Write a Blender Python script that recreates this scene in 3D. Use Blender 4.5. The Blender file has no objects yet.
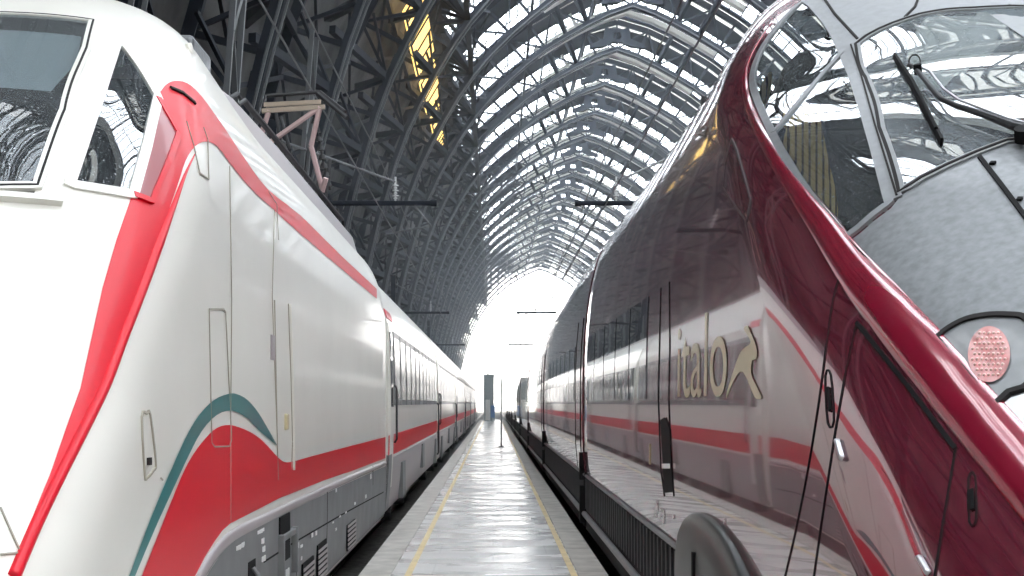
import bpy, bmesh, math, random
from mathutils import Vector
from mathutils.bvhtree import BVHTree
from mathutils.geometry import delaunay_2d_cdt

random.seed(7)
S = bpy.context.scene
COL = S.collection
# ---------------------------------------------------------------- camera, sky, exposure
EYE = 1.55                     # camera height above the platform
F = 1400.0                     # focal length in pixels of the 1024 wide frame
VX, VY = 493.0, 403.0          # vanishing point of the tracks in the frame
cam = bpy.data.cameras.new('camera')
cam.sensor_width = 36.0
cam.lens = F / 1024 * 36.0
cam.shift_x = (512 - VX) / 1024
cam.shift_y = (VY - 288) / 1024
cam.clip_start = 0.05
cam.clip_end = 3000
cam_o = bpy.data.objects.new('camera', cam)
cam_o.location = (0, 0, EYE)
cam_o.rotation_euler = (math.pi / 2, 0, 0)
COL.objects.link(cam_o)
S.camera = cam_o

w = bpy.data.worlds.new('sky')
S.world = w
w.use_nodes = True
bg = w.node_tree.nodes['Background']
bg.inputs[0].default_value = (0.96, 0.98, 1.0, 1)
bg.inputs[1].default_value = 3.2
S.view_settings.view_transform = 'Standard'
S.view_settings.look = 'None'
S.view_settings.exposure = 1.5
S.view_settings.gamma = 1
S.view_settings.use_curve_mapping = False
S.cycles.use_denoising = True
S.cycles.max_bounces = 10
S.cycles.diffuse_bounces = 5
S.cycles.glossy_bounces = 5
S.cycles.transparent_max_bounces = 12
S.cycles.sample_clamp_indirect = 6
S.cycles.caustics_reflective = False
S.cycles.caustics_refractive = False


# ---------------------------------------------------------------- materials
def mat(name, col, rough=0.5, metal=0.0, coat=0.0, spec=0.5, noise=0.0, nscale=8.0, bump=0.0, coat_rough=0.05, coat_ior=1.5):
    m = bpy.data.materials.new(name)
    m.use_nodes = True
    nt = m.node_tree
    b = nt.nodes['Principled BSDF']
    b.inputs['Base Color'].default_value = (*col, 1)
    b.inputs['Roughness'].default_value = rough
    b.inputs['Metallic'].default_value = metal
    b.inputs['Coat Weight'].default_value = coat
    b.inputs['Coat Roughness'].default_value = coat_rough
    b.inputs['Coat IOR'].default_value = coat_ior
    b.inputs['Specular IOR Level'].default_value = spec
    if noise > 0 or bump > 0:
        tc = nt.nodes.new('ShaderNodeTexCoord')
        n = nt.nodes.new('ShaderNodeTexNoise')
        n.inputs['Scale'].default_value = nscale
        n.inputs['Detail'].default_value = 6
        nt.links.new(tc.outputs['Object'], n.inputs['Vector'])
        if noise > 0:
            r = nt.nodes.new('ShaderNodeValToRGB')
            r.color_ramp.elements[0].position = 0.3
            r.color_ramp.elements[1].position = 0.7
            r.color_ramp.elements[0].color = (*[c * (1 - noise) for c in col], 1)
            r.color_ramp.elements[1].color = (*[min(1, c * (1 + noise * .6)) for c in col], 1)
            nt.links.new(n.outputs['Fac'], r.inputs['Fac'])
            nt.links.new(r.outputs['Color'], b.inputs['Base Color'])
        if bump > 0:
            bp = nt.nodes.new('ShaderNodeBump')
            bp.inputs['Strength'].default_value = bump
            bp.inputs['Distance'].default_value = 0.02
            nt.links.new(n.outputs['Fac'], bp.inputs['Height'])
            nt.links.new(bp.outputs['Normal'], b.inputs['Normal'])
    return m


def glass_mat(name, tint, refl=0.12, rough=0.0, dirt=0.0, graze=0.95, veil=0.0):
    """thin window glass: see-through with a Fresnel reflection, speckled with dirt"""
    m = bpy.data.materials.new(name)
    m.use_nodes = True
    nt = m.node_tree
    nt.nodes.clear()
    out = nt.nodes.new('ShaderNodeOutputMaterial')
    t = nt.nodes.new('ShaderNodeBsdfTransparent')
    t.inputs[0].default_value = (*tint, 1)
    g = nt.nodes.new('ShaderNodeBsdfGlossy')
    g.inputs['Roughness'].default_value = rough
    g.inputs['Color'].default_value = (0.95, 0.98, 1, 1)
    lw = nt.nodes.new('ShaderNodeLayerWeight')
    lw.inputs['Blend'].default_value = 0.3
    mr = nt.nodes.new('ShaderNodeMapRange')
    mr.inputs['To Min'].default_value = refl
    mr.inputs['To Max'].default_value = graze
    nt.links.new(lw.outputs['Fresnel'], mr.inputs['Value'])
    mx = nt.nodes.new('ShaderNodeMixShader')
    nt.links.new(mr.outputs[0], mx.inputs[0])
    nt.links.new(t.outputs[0], mx.inputs[1])
    nt.links.new(g.outputs[0], mx.inputs[2])
    last = mx
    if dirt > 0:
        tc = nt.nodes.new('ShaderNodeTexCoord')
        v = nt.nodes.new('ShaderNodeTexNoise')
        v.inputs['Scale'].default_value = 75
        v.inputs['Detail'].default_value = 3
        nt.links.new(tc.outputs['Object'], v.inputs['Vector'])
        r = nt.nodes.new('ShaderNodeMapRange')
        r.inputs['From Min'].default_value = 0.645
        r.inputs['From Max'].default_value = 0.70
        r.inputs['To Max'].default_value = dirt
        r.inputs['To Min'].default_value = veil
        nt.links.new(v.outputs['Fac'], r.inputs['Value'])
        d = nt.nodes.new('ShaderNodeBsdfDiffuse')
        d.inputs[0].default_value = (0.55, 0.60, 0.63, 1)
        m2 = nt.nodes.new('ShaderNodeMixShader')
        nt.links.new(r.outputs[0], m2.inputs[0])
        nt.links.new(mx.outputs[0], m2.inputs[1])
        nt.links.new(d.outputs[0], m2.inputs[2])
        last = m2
    nt.links.new(last.outputs[0], out.inputs[0])
    return m


def emit_mat(name, col, s):
    m = bpy.data.materials.new(name)
    m.use_nodes = True
    b = m.node_tree.nodes['Principled BSDF']
    b.inputs['Base Color'].default_value = (*col, 1)
    b.inputs['Emission Color'].default_value = (*col, 1)
    b.inputs['Emission Strength'].default_value = s
    return m


M = {
    'white': mat('white_paint', (0.80, 0.78, 0.72), 0.34, coat=0.25, noise=0.04, nscale=1.2),
    'red': mat('red_paint', (0.68, 0.006, 0.022), 0.35, coat=0.1, spec=0.3),
    'rose': mat('rose_film', (0.30, 0.055, 0.065), 0.3, coat=0.2),
    'teal': mat('teal_paint', (0.03, 0.20, 0.20), 0.3, coat=0.4),
    'skirt': mat('grey_skirt_paint', (0.20, 0.205, 0.21), 0.5, noise=0.2, nscale=3),
    'sill': mat('pale_sill_paint', (0.36, 0.32, 0.33), 0.4, coat=0.1),
    'black': mat('black_rubber', (0.008, 0.008, 0.009), 0.75, spec=0.15),
    'dark': mat('dark_underframe', (0.03, 0.031, 0.034), 0.6, noise=0.3),
    'seam': mat('seam_shadow_rubber', (0.03, 0.028, 0.028), 0.8, spec=0.15),  # dark rubber of seals, seams and rims
    'wseam': mat('pale_seam_sealant', (0.36, 0.33, 0.27), 0.7),
    'burg': mat('burgundy_lacquer', (0.17, 0.016, 0.036), 0.22, metal=0.3, coat=1.0, coat_rough=0.03, coat_ior=2.4),
    'burg2': mat('bright_burgundy_lacquer', (0.26, 0.008, 0.03), 0.2, metal=0.2, coat=1.0, coat_rough=0.06),
    'silver': mat('dusty_silver_paint', (0.20, 0.21, 0.222), 0.45, metal=0.3, coat=0.15, noise=0.22, nscale=30),
    'silver2': mat('dull_silver_trim', (0.24, 0.25, 0.26), 0.45, metal=0.3, noise=0.1, nscale=20),
    'alu': mat('aluminium_trim', (0.5, 0.5, 0.52), 0.3, metal=0.8),
    'gold': mat('pale_gold_film', (0.60, 0.52, 0.32), 0.35, coat=0.4),
    'ink': mat('white_stencil_paint', (0.85, 0.85, 0.85), 0.5),
    'seat': mat('yellow_striped_seat_cloth', (0.5, 0.36, 0.13), 0.8),
    'cabdark': mat('dark_cab_lining', (0.045, 0.05, 0.055), 0.7),
    'blind': mat('grey_cab_sunblind', (0.33, 0.37, 0.39), 0.8),
    'steel': mat('dark_riveted_steel', (0.014, 0.019, 0.029), 0.65, metal=0.0, spec=0.25, noise=0.35, nscale=1.5),
    'steel2': mat('pale_flange_steel', (0.13, 0.14, 0.15), 0.45, metal=0.2),
    'cream': mat('cream_roof_beam', (0.88, 0.88, 0.85), 0.6),
    'roof': mat('sooty_roof_boards', (0.012, 0.018, 0.034), 0.8, noise=0.4, nscale=0.4),
    'lining': mat('patchy_wall_lining', (0.085, 0.083, 0.082), 0.85, noise=0.88, nscale=0.4),
    'stone': mat('pale_kerb_stone', (0.50, 0.48, 0.44), 0.6, noise=0.25, nscale=4, bump=0.3),
    'yellow': mat('worn_yellow_paint', (0.74, 0.60, 0.32), 0.5, noise=0.2, nscale=5),
    'ballast': mat('dark_ballast', (0.10, 0.095, 0.085), 0.9, noise=0.6, nscale=9, bump=0.8),
    'rail': mat('rail_steel', (0.2, 0.18, 0.16), 0.4, metal=0.7),
    'pink': mat('faded_pink_insulator_tube', (0.62, 0.45, 0.45), 0.5),
    'brass': mat('dull_brass_tube', (0.40, 0.33, 0.26), 0.45, metal=0.5),
    'porcelain': mat('white_porcelain', (0.75, 0.77, 0.78), 0.2, coat=0.4),
    'wire': mat('copper_wire_patina', (0.14, 0.15, 0.16), 0.5, metal=0.4),
    'concrete': mat('grey_concrete', (0.36, 0.41, 0.42), 0.8, noise=0.1),
    'blue': mat('blue_enamel', (0.10, 0.24, 0.52), 0.4),
    'creamwall': mat('cream_stone_wall', (0.50, 0.48, 0.42), 0.8, noise=0.08),
    'lens': mat('clear_lamp_lens', (0.20, 0.21, 0.22), 0.3, coat=0.2, noise=0.15, nscale=14),
    'redlens': mat('pink_red_tail_lamp', (0.55, 0.17, 0.16), 0.3, coat=0.5, noise=0.25, nscale=22),
    'bead': mat('pale_pink_lamp_bead', (0.92, 0.66, 0.62), 0.3),
    'bogie': mat('bogie_fairing_grey', (0.040, 0.042, 0.040), 0.4, coat=0.1),
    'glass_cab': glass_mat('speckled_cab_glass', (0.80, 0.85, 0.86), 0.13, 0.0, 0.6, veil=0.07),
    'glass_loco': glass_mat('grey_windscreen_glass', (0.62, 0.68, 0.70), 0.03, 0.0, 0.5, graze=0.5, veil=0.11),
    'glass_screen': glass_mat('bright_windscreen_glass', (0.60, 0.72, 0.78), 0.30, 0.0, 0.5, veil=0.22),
    'glass_roof': glass_mat('skylight_glass', (0.88, 0.93, 0.98), 0.02, graze=0.12),
    'pane': mat('dark_train_glass', (0.035, 0.04, 0.045), 0.04, coat=1.0, coat_rough=0.0),
    'pane2': mat('grey_coach_glass', (0.10, 0.10, 0.10), 0.12, spec=0.25),
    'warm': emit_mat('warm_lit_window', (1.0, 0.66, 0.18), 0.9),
    'lampon': emit_mat('lit_white_lamp', (1.0, 0.97, 0.9), 9.0),
}


def skylit_soffit_mat():  # lets sky through so the pale soffit band comes out bright
    m = bpy.data.materials.new('opal_roof_glass')
    m.use_nodes = True
    nt = m.node_tree
    nt.nodes.clear()
    out = nt.nodes.new('ShaderNodeOutputMaterial')
    t = nt.nodes.new('ShaderNodeBsdfTranslucent')
    t.inputs[0].default_value = (0.34, 0.34, 0.32, 1)
    d = nt.nodes.new('ShaderNodeBsdfDiffuse')
    d.inputs[0].default_value = (0.6, 0.6, 0.57, 1)
    mx = nt.nodes.new('ShaderNodeMixShader')
    mx.inputs[0].default_value = 0.4
    nt.links.new(t.outputs[0], mx.inputs[1])
    nt.links.new(d.outputs[0], mx.inputs[2])
    nt.links.new(mx.outputs[0], out.inputs[0])
    return m


M['opal'] = skylit_soffit_mat()


def floor_mat():
    m = bpy.data.materials.new('wet_platform_slabs')
    m.use_nodes = True
    nt = m.node_tree
    b = nt.nodes['Principled BSDF']
    tc = nt.nodes.new('ShaderNodeTexCoord')
    mp = nt.nodes.new('ShaderNodeMapping')
    mp.inputs['Scale'].default_value = (0.35, 1.0, 1.0)
    nt.links.new(tc.outputs['Object'], mp.inputs['Vector'])
    n = nt.nodes.new('ShaderNodeTexNoise')
    n.inputs['Scale'].default_value = 1.6
    n.inputs['Detail'].default_value = 8
    nt.links.new(mp.outputs[0], n.inputs['Vector'])
    r = nt.nodes.new('ShaderNodeValToRGB')
    r.color_ramp.elements[0].position = 0.32
    r.color_ramp.elements[0].color = (0.52, 0.515, 0.50, 1)
    r.color_ramp.elements[1].position = 0.66
    r.color_ramp.elements[1].color = (0.68, 0.675, 0.66, 1)
    nt.links.new(n.outputs['Fac'], r.inputs['Fac'])
    br = nt.nodes.new('ShaderNodeTexBrick')
    br.offset = 0.5
    br.inputs['Scale'].default_value = 1.0
    br.inputs['Brick Width'].default_value = 1.1
    br.inputs['Row Height'].default_value = 0.9
    br.inputs['Mortar Size'].default_value = 0.008
    br.inputs['Color1'].default_value = (1, 1, 1, 1)
    br.inputs['Color2'].default_value = (0.92, 0.92, 0.92, 1)
    br.inputs['Mortar'].default_value = (0.78, 0.78, 0.78, 1)
    nt.links.new(tc.outputs['Object'], br.inputs['Vector'])
    mx = nt.nodes.new('ShaderNodeMix')
    mx.data_type = 'RGBA'
    mx.blend_type = 'MULTIPLY'
    mx.inputs['Factor'].default_value = 1
    nt.links.new(r.outputs[0], mx.inputs[6])
    nt.links.new(br.outputs['Color'], mx.inputs[7])
    nt.links.new(mx.outputs[2], b.inputs['Base Color'])
    n2 = nt.nodes.new('ShaderNodeTexNoise')
    n2.inputs['Scale'].default_value = 2.2
    n2.inputs['Detail'].default_value = 5
    nt.links.new(mp.outputs[0], n2.inputs['Vector'])
    r2 = nt.nodes.new('ShaderNodeMapRange')
    r2.inputs['From Min'].default_value = 0.35
    r2.inputs['From Max'].default_value = 0.65
    r2.inputs['To Min'].default_value = 0.12
    r2.inputs['To Max'].default_value = 0.42
    nt.links.new(n2.outputs['Fac'], r2.inputs['Value'])
    nt.links.new(r2.outputs[0], b.inputs['Roughness'])
    bp = nt.nodes.new('ShaderNodeBump')
    bp.inputs['Strength'].default_value = 0.25
    bp.inputs['Distance'].default_value = 0.012
    nt.links.new(n2.outputs['Fac'], bp.inputs['Height'])
    nt.links.new(bp.outputs[0], b.inputs['Normal'])
    return m


M['floor'] = floor_mat()


def seat_mat():
    m = M['seat']
    nt = m.node_tree
    b = nt.nodes['Principled BSDF']
    tc = nt.nodes.new('ShaderNodeTexCoord')
    wv = nt.nodes.new('ShaderNodeTexWave')
    wv.inputs['Scale'].default_value = 9
    wv.bands_direction = 'X'
    nt.links.new(tc.outputs['Object'], wv.inputs['Vector'])
    r = nt.nodes.new('ShaderNodeValToRGB')
    r.color_ramp.elements[0].position = 0.1
    r.color_ramp.elements[0].color = (0.10, 0.06, 0.02, 1)
    r.color_ramp.elements[1].position = 0.35
    r.color_ramp.elements[1].color = (0.85, 0.62, 0.26, 1)
    nt.links.new(wv.outputs['Fac'], r.inputs['Fac'])
    nt.links.new(r.outputs[0], b.inputs['Base Color'])


seat_mat()


# ---------------------------------------------------------------- object helpers
def link_mesh(name, bm, m, parent=None, smooth=False):
    me = bpy.data.meshes.new(name)
    bm.to_mesh(me)
    bm.free()
    for mm in (m if isinstance(m, (list, tuple)) else [m]):
        me.materials.append(mm)
    if smooth:
        for p in me.polygons:
            p.use_smooth = True
    o = bpy.data.objects.new(name, me)
    COL.objects.link(o)
    if parent is not None:
        o.parent = parent
        o.matrix_parent_inverse = parent.matrix_basis.inverted()
    return o


def thing(name, label, cat, loc=(0, 0, 0), group=None):
    o = bpy.data.objects.new(name, None)
    o.empty_display_size = 0.2
    o.location = loc
    COL.objects.link(o)
    tag(o, label, cat, group)
    return o


def tag(o, label, cat, group=None):
    o['label'] = label
    o['category'] = cat
    if group:
        o['group'] = group
    return o


def struct(o, label=None):
    o['kind'] = 'structure'
    if label:
        o['label'] = label
    return o


def dup(root, dloc, label=None):
    """copy a thing with its parts and sub-parts"""
    r = root.copy()
    COL.objects.link(r)
    r.location = Vector(root.location) + Vector(dloc)
    if label:
        r['label'] = label
    for ch in list(root.children):
        c = ch.copy()
        COL.objects.link(c)
        c.parent = r
        c.matrix_parent_inverse = ch.matrix_parent_inverse.copy()
        for g in list(ch.children):
            d = g.copy()
            COL.objects.link(d)
            d.parent = c
            d.matrix_parent_inverse = g.matrix_parent_inverse.copy()
    return r


def box(bm, x0, x1, y0, y1, z0, z1):
    v = [bm.verts.new(p) for p in ((x0, y0, z0), (x1, y0, z0), (x1, y1, z0), (x0, y1, z0),
                                   (x0, y0, z1), (x1, y0, z1), (x1, y1, z1), (x0, y1, z1))]
    for f in ((3, 2, 1, 0), (4, 5, 6, 7), (0, 1, 5, 4), (1, 2, 6, 5), (2, 3, 7, 6), (3, 0, 4, 7)):
        bm.faces.new([v[i] for i in f])


def bevel_all(bm, w_, seg=2):
    bmesh.ops.bevel(bm, geom=bm.edges[:], offset=w_, segments=seg, affect='EDGES', profile=0.5)


def bar(bm, a, b, wx, wy=None, up=(0, 0, 1)):
    """rectangular bar from a to b"""
    a, b = Vector(a), Vector(b)
    d = (b - a)
    if d.length < 1e-6:
        return
    d.normalize()
    u = Vector(up)
    if abs(d.dot(u)) > 0.98:
        u = Vector((0, 1, 0)) if abs(d.y) < 0.9 else Vector((1, 0, 0))
    s = d.cross(u).normalized()
    u = s.cross(d).normalized()
    wy = wy or wx
    s *= wx / 2
    u *= wy / 2
    v = [bm.verts.new(p) for p in (a - s - u, a + s - u, a + s + u, a - s + u, b - s - u, b + s - u, b + s + u, b - s + u)]
    for f in ((3, 2, 1, 0), (4, 5, 6, 7), (0, 1, 5, 4), (1, 2, 6, 5), (2, 3, 7, 6), (3, 0, 4, 7)):
        bm.faces.new([v[i] for i in f])


def tube(bm, pts, r, n=8, cap=True):
    pts = [Vector(p) for p in pts]
    rings = []
    prev_u = None
    for i, p in enumerate(pts):
        d = (pts[min(i + 1, len(pts) - 1)] - pts[max(i - 1, 0)]).normalized()
        u = prev_u if prev_u is not None else (Vector((0, 0, 1)) if abs(d.z) < 0.9 else Vector((1, 0, 0)))
        u = (u - d * u.dot(d))
        if u.length < 1e-5:
            u = d.orthogonal()
        u.normalize()
        prev_u = u
        s = d.cross(u)
        rr = r[i] if isinstance(r, (list, tuple)) else r
        rings.append([bm.verts.new(p + (u * math.cos(2 * math.pi * k / n) + s * math.sin(2 * math.pi * k / n)) * rr) for k in range(n)])
    for a, b in zip(rings, rings[1:]):
        for k in range(n):
            bm.faces.new((a[k], a[(k + 1) % n], b[(k + 1) % n], b[k]))
    if cap:
        bm.faces.new(rings[0][::-1])
        bm.faces.new(rings[-1])


def interp(tab, x):
    if x <= tab[0][0]:
        a, b = tab[0], tab[1]
    elif x >= tab[-1][0]:
        a, b = tab[-2], tab[-1]
    else:
        for a, b in zip(tab, tab[1:]):
            if a[0] <= x <= b[0]:
                break
    t = (x - a[0]) / (b[0] - a[0])
    return a[1] + (b[1] - a[1]) * t


def smooth_poly(pts, closed=False, sub=6):
    """Catmull-Rom through the points"""
    n = len(pts)
    out = []
    rng = range(n) if closed else range(n - 1)
    for i in rng:
        if closed:
            p0, p1, p2, p3 = pts[i - 1], pts[i], pts[(i + 1) % n], pts[(i + 2) % n]
        else:
            p1, p2 = pts[i], pts[i + 1]
            p0 = pts[i - 1] if i > 0 else tuple(2 * a - b for a, b in zip(p1, p2))
            p3 = pts[i + 2] if i + 2 < n else tuple(2 * b - a for a, b in zip(p1, p2))
        for k in range(sub):
            t = k / sub
            out.append(tuple(0.5 * (2 * b + (c - a) * t + (2 * a - 5 * b + 4 * c - d) * t * t + (3 * b - a - 3 * c + d) * t ** 3)
                             for a, b, c, d in zip(p0, p1, p2, p3)))
    if not closed:
        out.append(tuple(pts[-1]))
    return out


def mono(tab, sub=5):
    return smooth_poly(tab, False, sub)


def inside(poly, x, y):
    c = False
    j = len(poly) - 1
    for i in range(len(poly)):
        xi, yi = poly[i]
        xj, yj = poly[j]
        if (yi > y) != (yj > y) and x < (xj - xi) * (y - yi) / (yj - yi) + xi:
            c = not c
        j = i
    return c


def densify(pts, step, closed=True):
    out = []
    n = len(pts)
    for i in range(n if closed else n - 1):
        a, b = pts[i], pts[(i + 1) % n]
        L = math.dist(a, b)
        k = max(1, int(math.ceil(L / step)))
        for j in range(k):
            out.append(tuple(p + (q - p) * j / k for p, q in zip(a, b)))
    if not closed:
        out.append(tuple(pts[-1]))
    return out


# the ways of reaching a point on a body: along a sight line, from the side, from the front
class Surf:
    def __init__(self, obj, side):
        bm = bmesh.new()
        bm.from_mesh(obj.data)
        self.bvh = BVHTree.FromBMesh(bm)
        bm.free()
        self.side = side

    def hit(self, o, d, off):
        p, n, i, dist = self.bvh.ray_cast(Vector(o), Vector(d).normalized())
        if p is None:
            return None
        if n.dot(Vector(d)) > 0:
            n = -n
        return p + n * off, n

    def sight(self, off=0.0):
        return lambda q: self.hit((0, 0, EYE), ((q[0] - VX) / F, 1, (VY - q[1]) / F), off)

    def flank(self, off=0.0):           # q = (y, z)
        return lambda q: self.hit((0, q[0], q[1]), (self.side, 0, 0), off)

    def front(self, off=0.0):           # q = (x, z)
        return lambda q: self.hit((q[0], -5, q[1]), (0, 1, 0), off)


def patch(name, poly, ray, step, m, parent, mirror=None, keep=None, merge=False, relax=0):
    """a skin that follows the body inside an outline"""
    b = densify(poly, step)
    vs = [Vector(p) for p in b]
    ed = [(i, (i + 1) % len(b)) for i in range(len(b))]
    xs = [p[0] for p in b]
    ys = [p[1] for p in b]
    x = min(xs) + step * .5
    while x < max(xs):
        y = min(ys) + step * .5
        while y < max(ys):
            if inside(b, x, y) and min((p[0] - x) ** 2 + (p[1] - y) ** 2 for p in b) > (0.45 * step) ** 2:
                vs.append(Vector((x, y)))
            y += step
        x += step
    v2, e2, f2, _, _, _ = delaunay_2d_cdt(vs, ed, [], 1, 1e-6)
    bm = bmesh.new()
    hit = [ray(v) for v in v2]
    bv = [bm.verts.new(h[0]) if h else None for h in hit]
    for f in f2:
        if all(bv[i] is not None for i in f):
            c = sum((Vector(v2[i]) for i in f), Vector((0, 0))) / len(f)
            if not inside(b, c.x, c.y):
                continue
            if keep and not keep(sum((bv[i].co for i in f), Vector()) / len(f)):
                continue
            n = (bv[f[1]].co - bv[f[0]].co).cross(bv[f[2]].co - bv[f[0]].co)
            ff = list(f)
            if n.dot(hit[f[0]][1]) < 0:
                ff.reverse()
            try:
                bm.faces.new([bv[i] for i in ff])
            except ValueError:
                pass
    for v in [v for v in bm.verts if not v.link_faces]:
        bm.verts.remove(v)
    if relax:
        inner = [v for v in bm.verts if not v.is_boundary]
        for _ in range(relax):
            bmesh.ops.smooth_vert(bm, verts=inner, factor=0.5, use_axis_x=True, use_axis_y=True, use_axis_z=True)
    if mirror is not None:
        if not merge:
            return mirrored(name, bm, m, parent, mirror, True)
        g = bmesh.ops.duplicate(bm, geom=bm.verts[:] + bm.edges[:] + bm.faces[:])['geom']
        for v in [e for e in g if isinstance(e, bmesh.types.BMVert)]:
            v.co.x = 2 * mirror - v.co.x
        bmesh.ops.reverse_faces(bm, faces=[e for e in g if isinstance(e, bmesh.types.BMFace)])
        bmesh.ops.remove_doubles(bm, verts=bm.verts[:], dist=.012)
    return link_mesh(name, bm, m, parent, True)


def mirrored(name, bm, m, parent, cx, smooth):
    """the piece and its twin on the far side of the train"""
    b2 = bm.copy()
    a = link_mesh(name, bm, m, parent, smooth)
    for v in b2.verts:
        v.co.x = 2 * cx - v.co.x
    bmesh.ops.reverse_faces(b2, faces=b2.faces[:])
    link_mesh(name, b2, m, parent, smooth)
    return a


def ribbon(bm, pts, ray, width, height, step=6, dome=False, closed=False, taper=0.0):
    """a raised strip following a line on a body; width in metres"""
    d = densify(pts, step, closed)
    hs = [h for h in (ray(p) for p in d) if h]
    if len(hs) < 2:
        return
    if dome:
        for _ in range(4):
            h2 = [hs[0]] + [((hs[i - 1][0] + hs[i][0] * 2 + hs[i + 1][0]) / 4, (hs[i - 1][1] + hs[i][1] * 2 + hs[i + 1][1]).normalized()) for i in range(1, len(hs) - 1)] + [hs[-1]]
            hs = h2
    prof = ((-.5, -.3), (-.42, .55), (-.2, .93), (0, 1), (.2, .93), (.42, .55), (.5, -.3)) if dome else ((-.5, -.5), (-.5, 1), (.5, 1), (.5, -.5))
    rings = []
    n = len(hs)
    for i in range(n):
        p, nn = hs[i]
        if closed:
            t = hs[(i + 1) % n][0] - hs[i - 1][0]
        else:
            t = hs[min(i + 1, n - 1)][0] - hs[max(i - 1, 0)][0]
        if t.length < 1e-7:
            continue
        s = nn.cross(t).normalized()
        wd = width(i / (n - 1)) if callable(width) else width
        tp = min(1.0, .12 + i / (n - 1) / taper) if taper else 1.0
        rings.append([bm.verts.new(p + s * (a * wd * tp) + nn * (b * height * tp)) for a, b in prof])
    k = len(prof)
    pairs = list(zip(rings, rings[1:]))
    if closed:
        pairs.append((rings[-1], rings[0]))
    for a, b in pairs:
        for j in range(k - 1):
            bm.faces.new((a[j], a[j + 1], b[j + 1], b[j]))
    if not closed:
        bm.faces.new(rings[0][::-1])
        bm.faces.new(rings[-1])


def strip(name, lines, ray, width, height, m, parent, step=6, dome=False, closed=False, mirror=None, taper=0.0):
    first = None
    for l in lines:
        bm = bmesh.new()
        ribbon(bm, l, ray, width, height, step, dome, closed, taper)
        bmesh.ops.recalc_face_normals(bm, faces=bm.faces[:])
        if mirror is not None:
            o = mirrored(name, bm, m, parent, mirror, dome)
        else:
            o = link_mesh(name, bm, m, parent, dome)
        first = first or o
    return first


def make_body(name, cx, prof, y0tab, b0, npow, yrear, parent, m, lift=None, bexp=0.5):
    """prof: (z, halfwidth) from sill to roof; y0tab: z -> where the nose starts to round; b0: nose roundness length"""
    pr = smooth_poly(prof, False, 8)
    rows = []
    acc = pr[0]
    rows.append(acc)
    for p in pr[1:]:
        if math.dist(p, rows[-1]) >= 0.028:
            rows.append(p)
    if rows[-1] != pr[-1]:
        rows.append(pr[-1])
    wmax = max(p[1] for p in prof)
    nn = 56
    bm = bmesh.new()
    grid = []
    yt = smooth_poly(y0tab, False, 6)
    for z, wd in rows:
        wd = max(wd, 0.0)
        y0 = interp(yt, z)
        bb = b0 * (wd / wmax) ** bexp
        half = []
        ns = 24
        for k in range(ns):
            half.append((wd, yrear + (y0 - yrear) * k / ns))
        for k in range(nn + 1):
            t = math.pi / 2 * k / nn
            c, s = math.cos(t), math.sin(t)
            half.append((wd * max(c, 0) ** (2 / npow), y0 - bb * max(s, 0) ** (2 / npow)))
        row = half + [(-x, y) for x, y in half[-2::-1]]
        grid.append([bm.verts.new((cx + x, y, z + (lift(y, z) if lift else 0))) for x, y in row])
    for a, b in zip(grid, grid[1:]):
        for k in range(len(a) - 1):
            bm.faces.new((a[k], a[k + 1], b[k + 1], b[k]))
    # rear bulkhead
    L = [g[0] for g in grid] + [g[-1] for g in reversed(grid)]
    bm.faces.new(L)
    bmesh.ops.remove_doubles(bm, verts=bm.verts[:], dist=1e-4)
    bmesh.ops.recalc_face_normals(bm, faces=bm.faces[:])
    # make sure outward
    f = min(bm.faces, key=lambda f: f.calc_center_median().y)
    if f.normal.y > 0:
        bmesh.ops.reverse_faces(bm, faces=bm.faces[:])
    return link_mesh(name, bm, m, parent, True)


def cut(obj, test):
    bm = bmesh.new()
    bm.from_mesh(obj.data)
    dead = [f for f in bm.faces if test(f.calc_center_median(), f.normal)]
    bmesh.ops.delete(bm, geom=dead, context='FACES')
    bm.to_mesh(obj.data)
    bm.free()


def px(p):
    return VX + F * p.x / p.y, VY - F * (p.z - EYE) / p.y


def at(x, y, d):
    return Vector(((x - VX) * d / F, d, EYE + (VY - y) * d / F))


# ================================================================ THE STATION
XE, YN, YF = 10.5, -24.4, 313.6       # vault axis, near end, far end
BAY = 13.0
HALF = [(0, 31.55), (1.6, 31.0), (3.9, 29.85), (7.6, 27.5), (11.9, 23.25), (15.2, 17.6), (16.75, 13.1), (17.8, 8.8), (18.3, 4.5), (18.5, 0.0), (18.55, -1.0)]
half = smooth_poly(HALF, False, 6)
left = [(XE - d, z) for d, z in reversed(half)]
ARCH = left + [(XE + d, z) for d, z in half[1:]]
LEN = [0.0]
for a, b in zip(ARCH, ARCH[1:]):
    LEN.append(LEN[-1] + math.dist(a, b))
TOT = LEN[-1]


def arch(s, off=0.0):
    """point of the vault section at arc length s (from the left spring), moved outwards by off"""
    s = max(0.0, min(TOT - 1e-4, s))
    for i in range(len(LEN) - 1):
        if LEN[i + 1] >= s:
            break
    t = (s - LEN[i]) / (LEN[i + 1] - LEN[i])
    a, b = ARCH[i], ARCH[i + 1]
    e = 0.6
    # smoothed normal
    i0, i1 = max(0, i - 1), min(len(ARCH) - 1, i + 2)
    dx, dz = ARCH[i1][0] - ARCH[i0][0], ARCH[i1][1] - ARCH[i0][1]
    L = math.hypot(dx, dz)
    nx, nz = -dz / L, dx / L
    if abs(s - TOT / 2) < 1.2:
        nx, nz = 0.0, 1.0
    return a[0] + (b[0] - a[0]) * t + nx * off, a[1] + (b[1] - a[1]) * t + nz * off


NP = 44                                # panels along one arch
SS = [TOT * k / NP for k in range(NP + 1)]
DEPTH = 2.3
GL0, GL1 = 14, NP - 14                 # the glazed panels lie between these nodes

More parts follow.
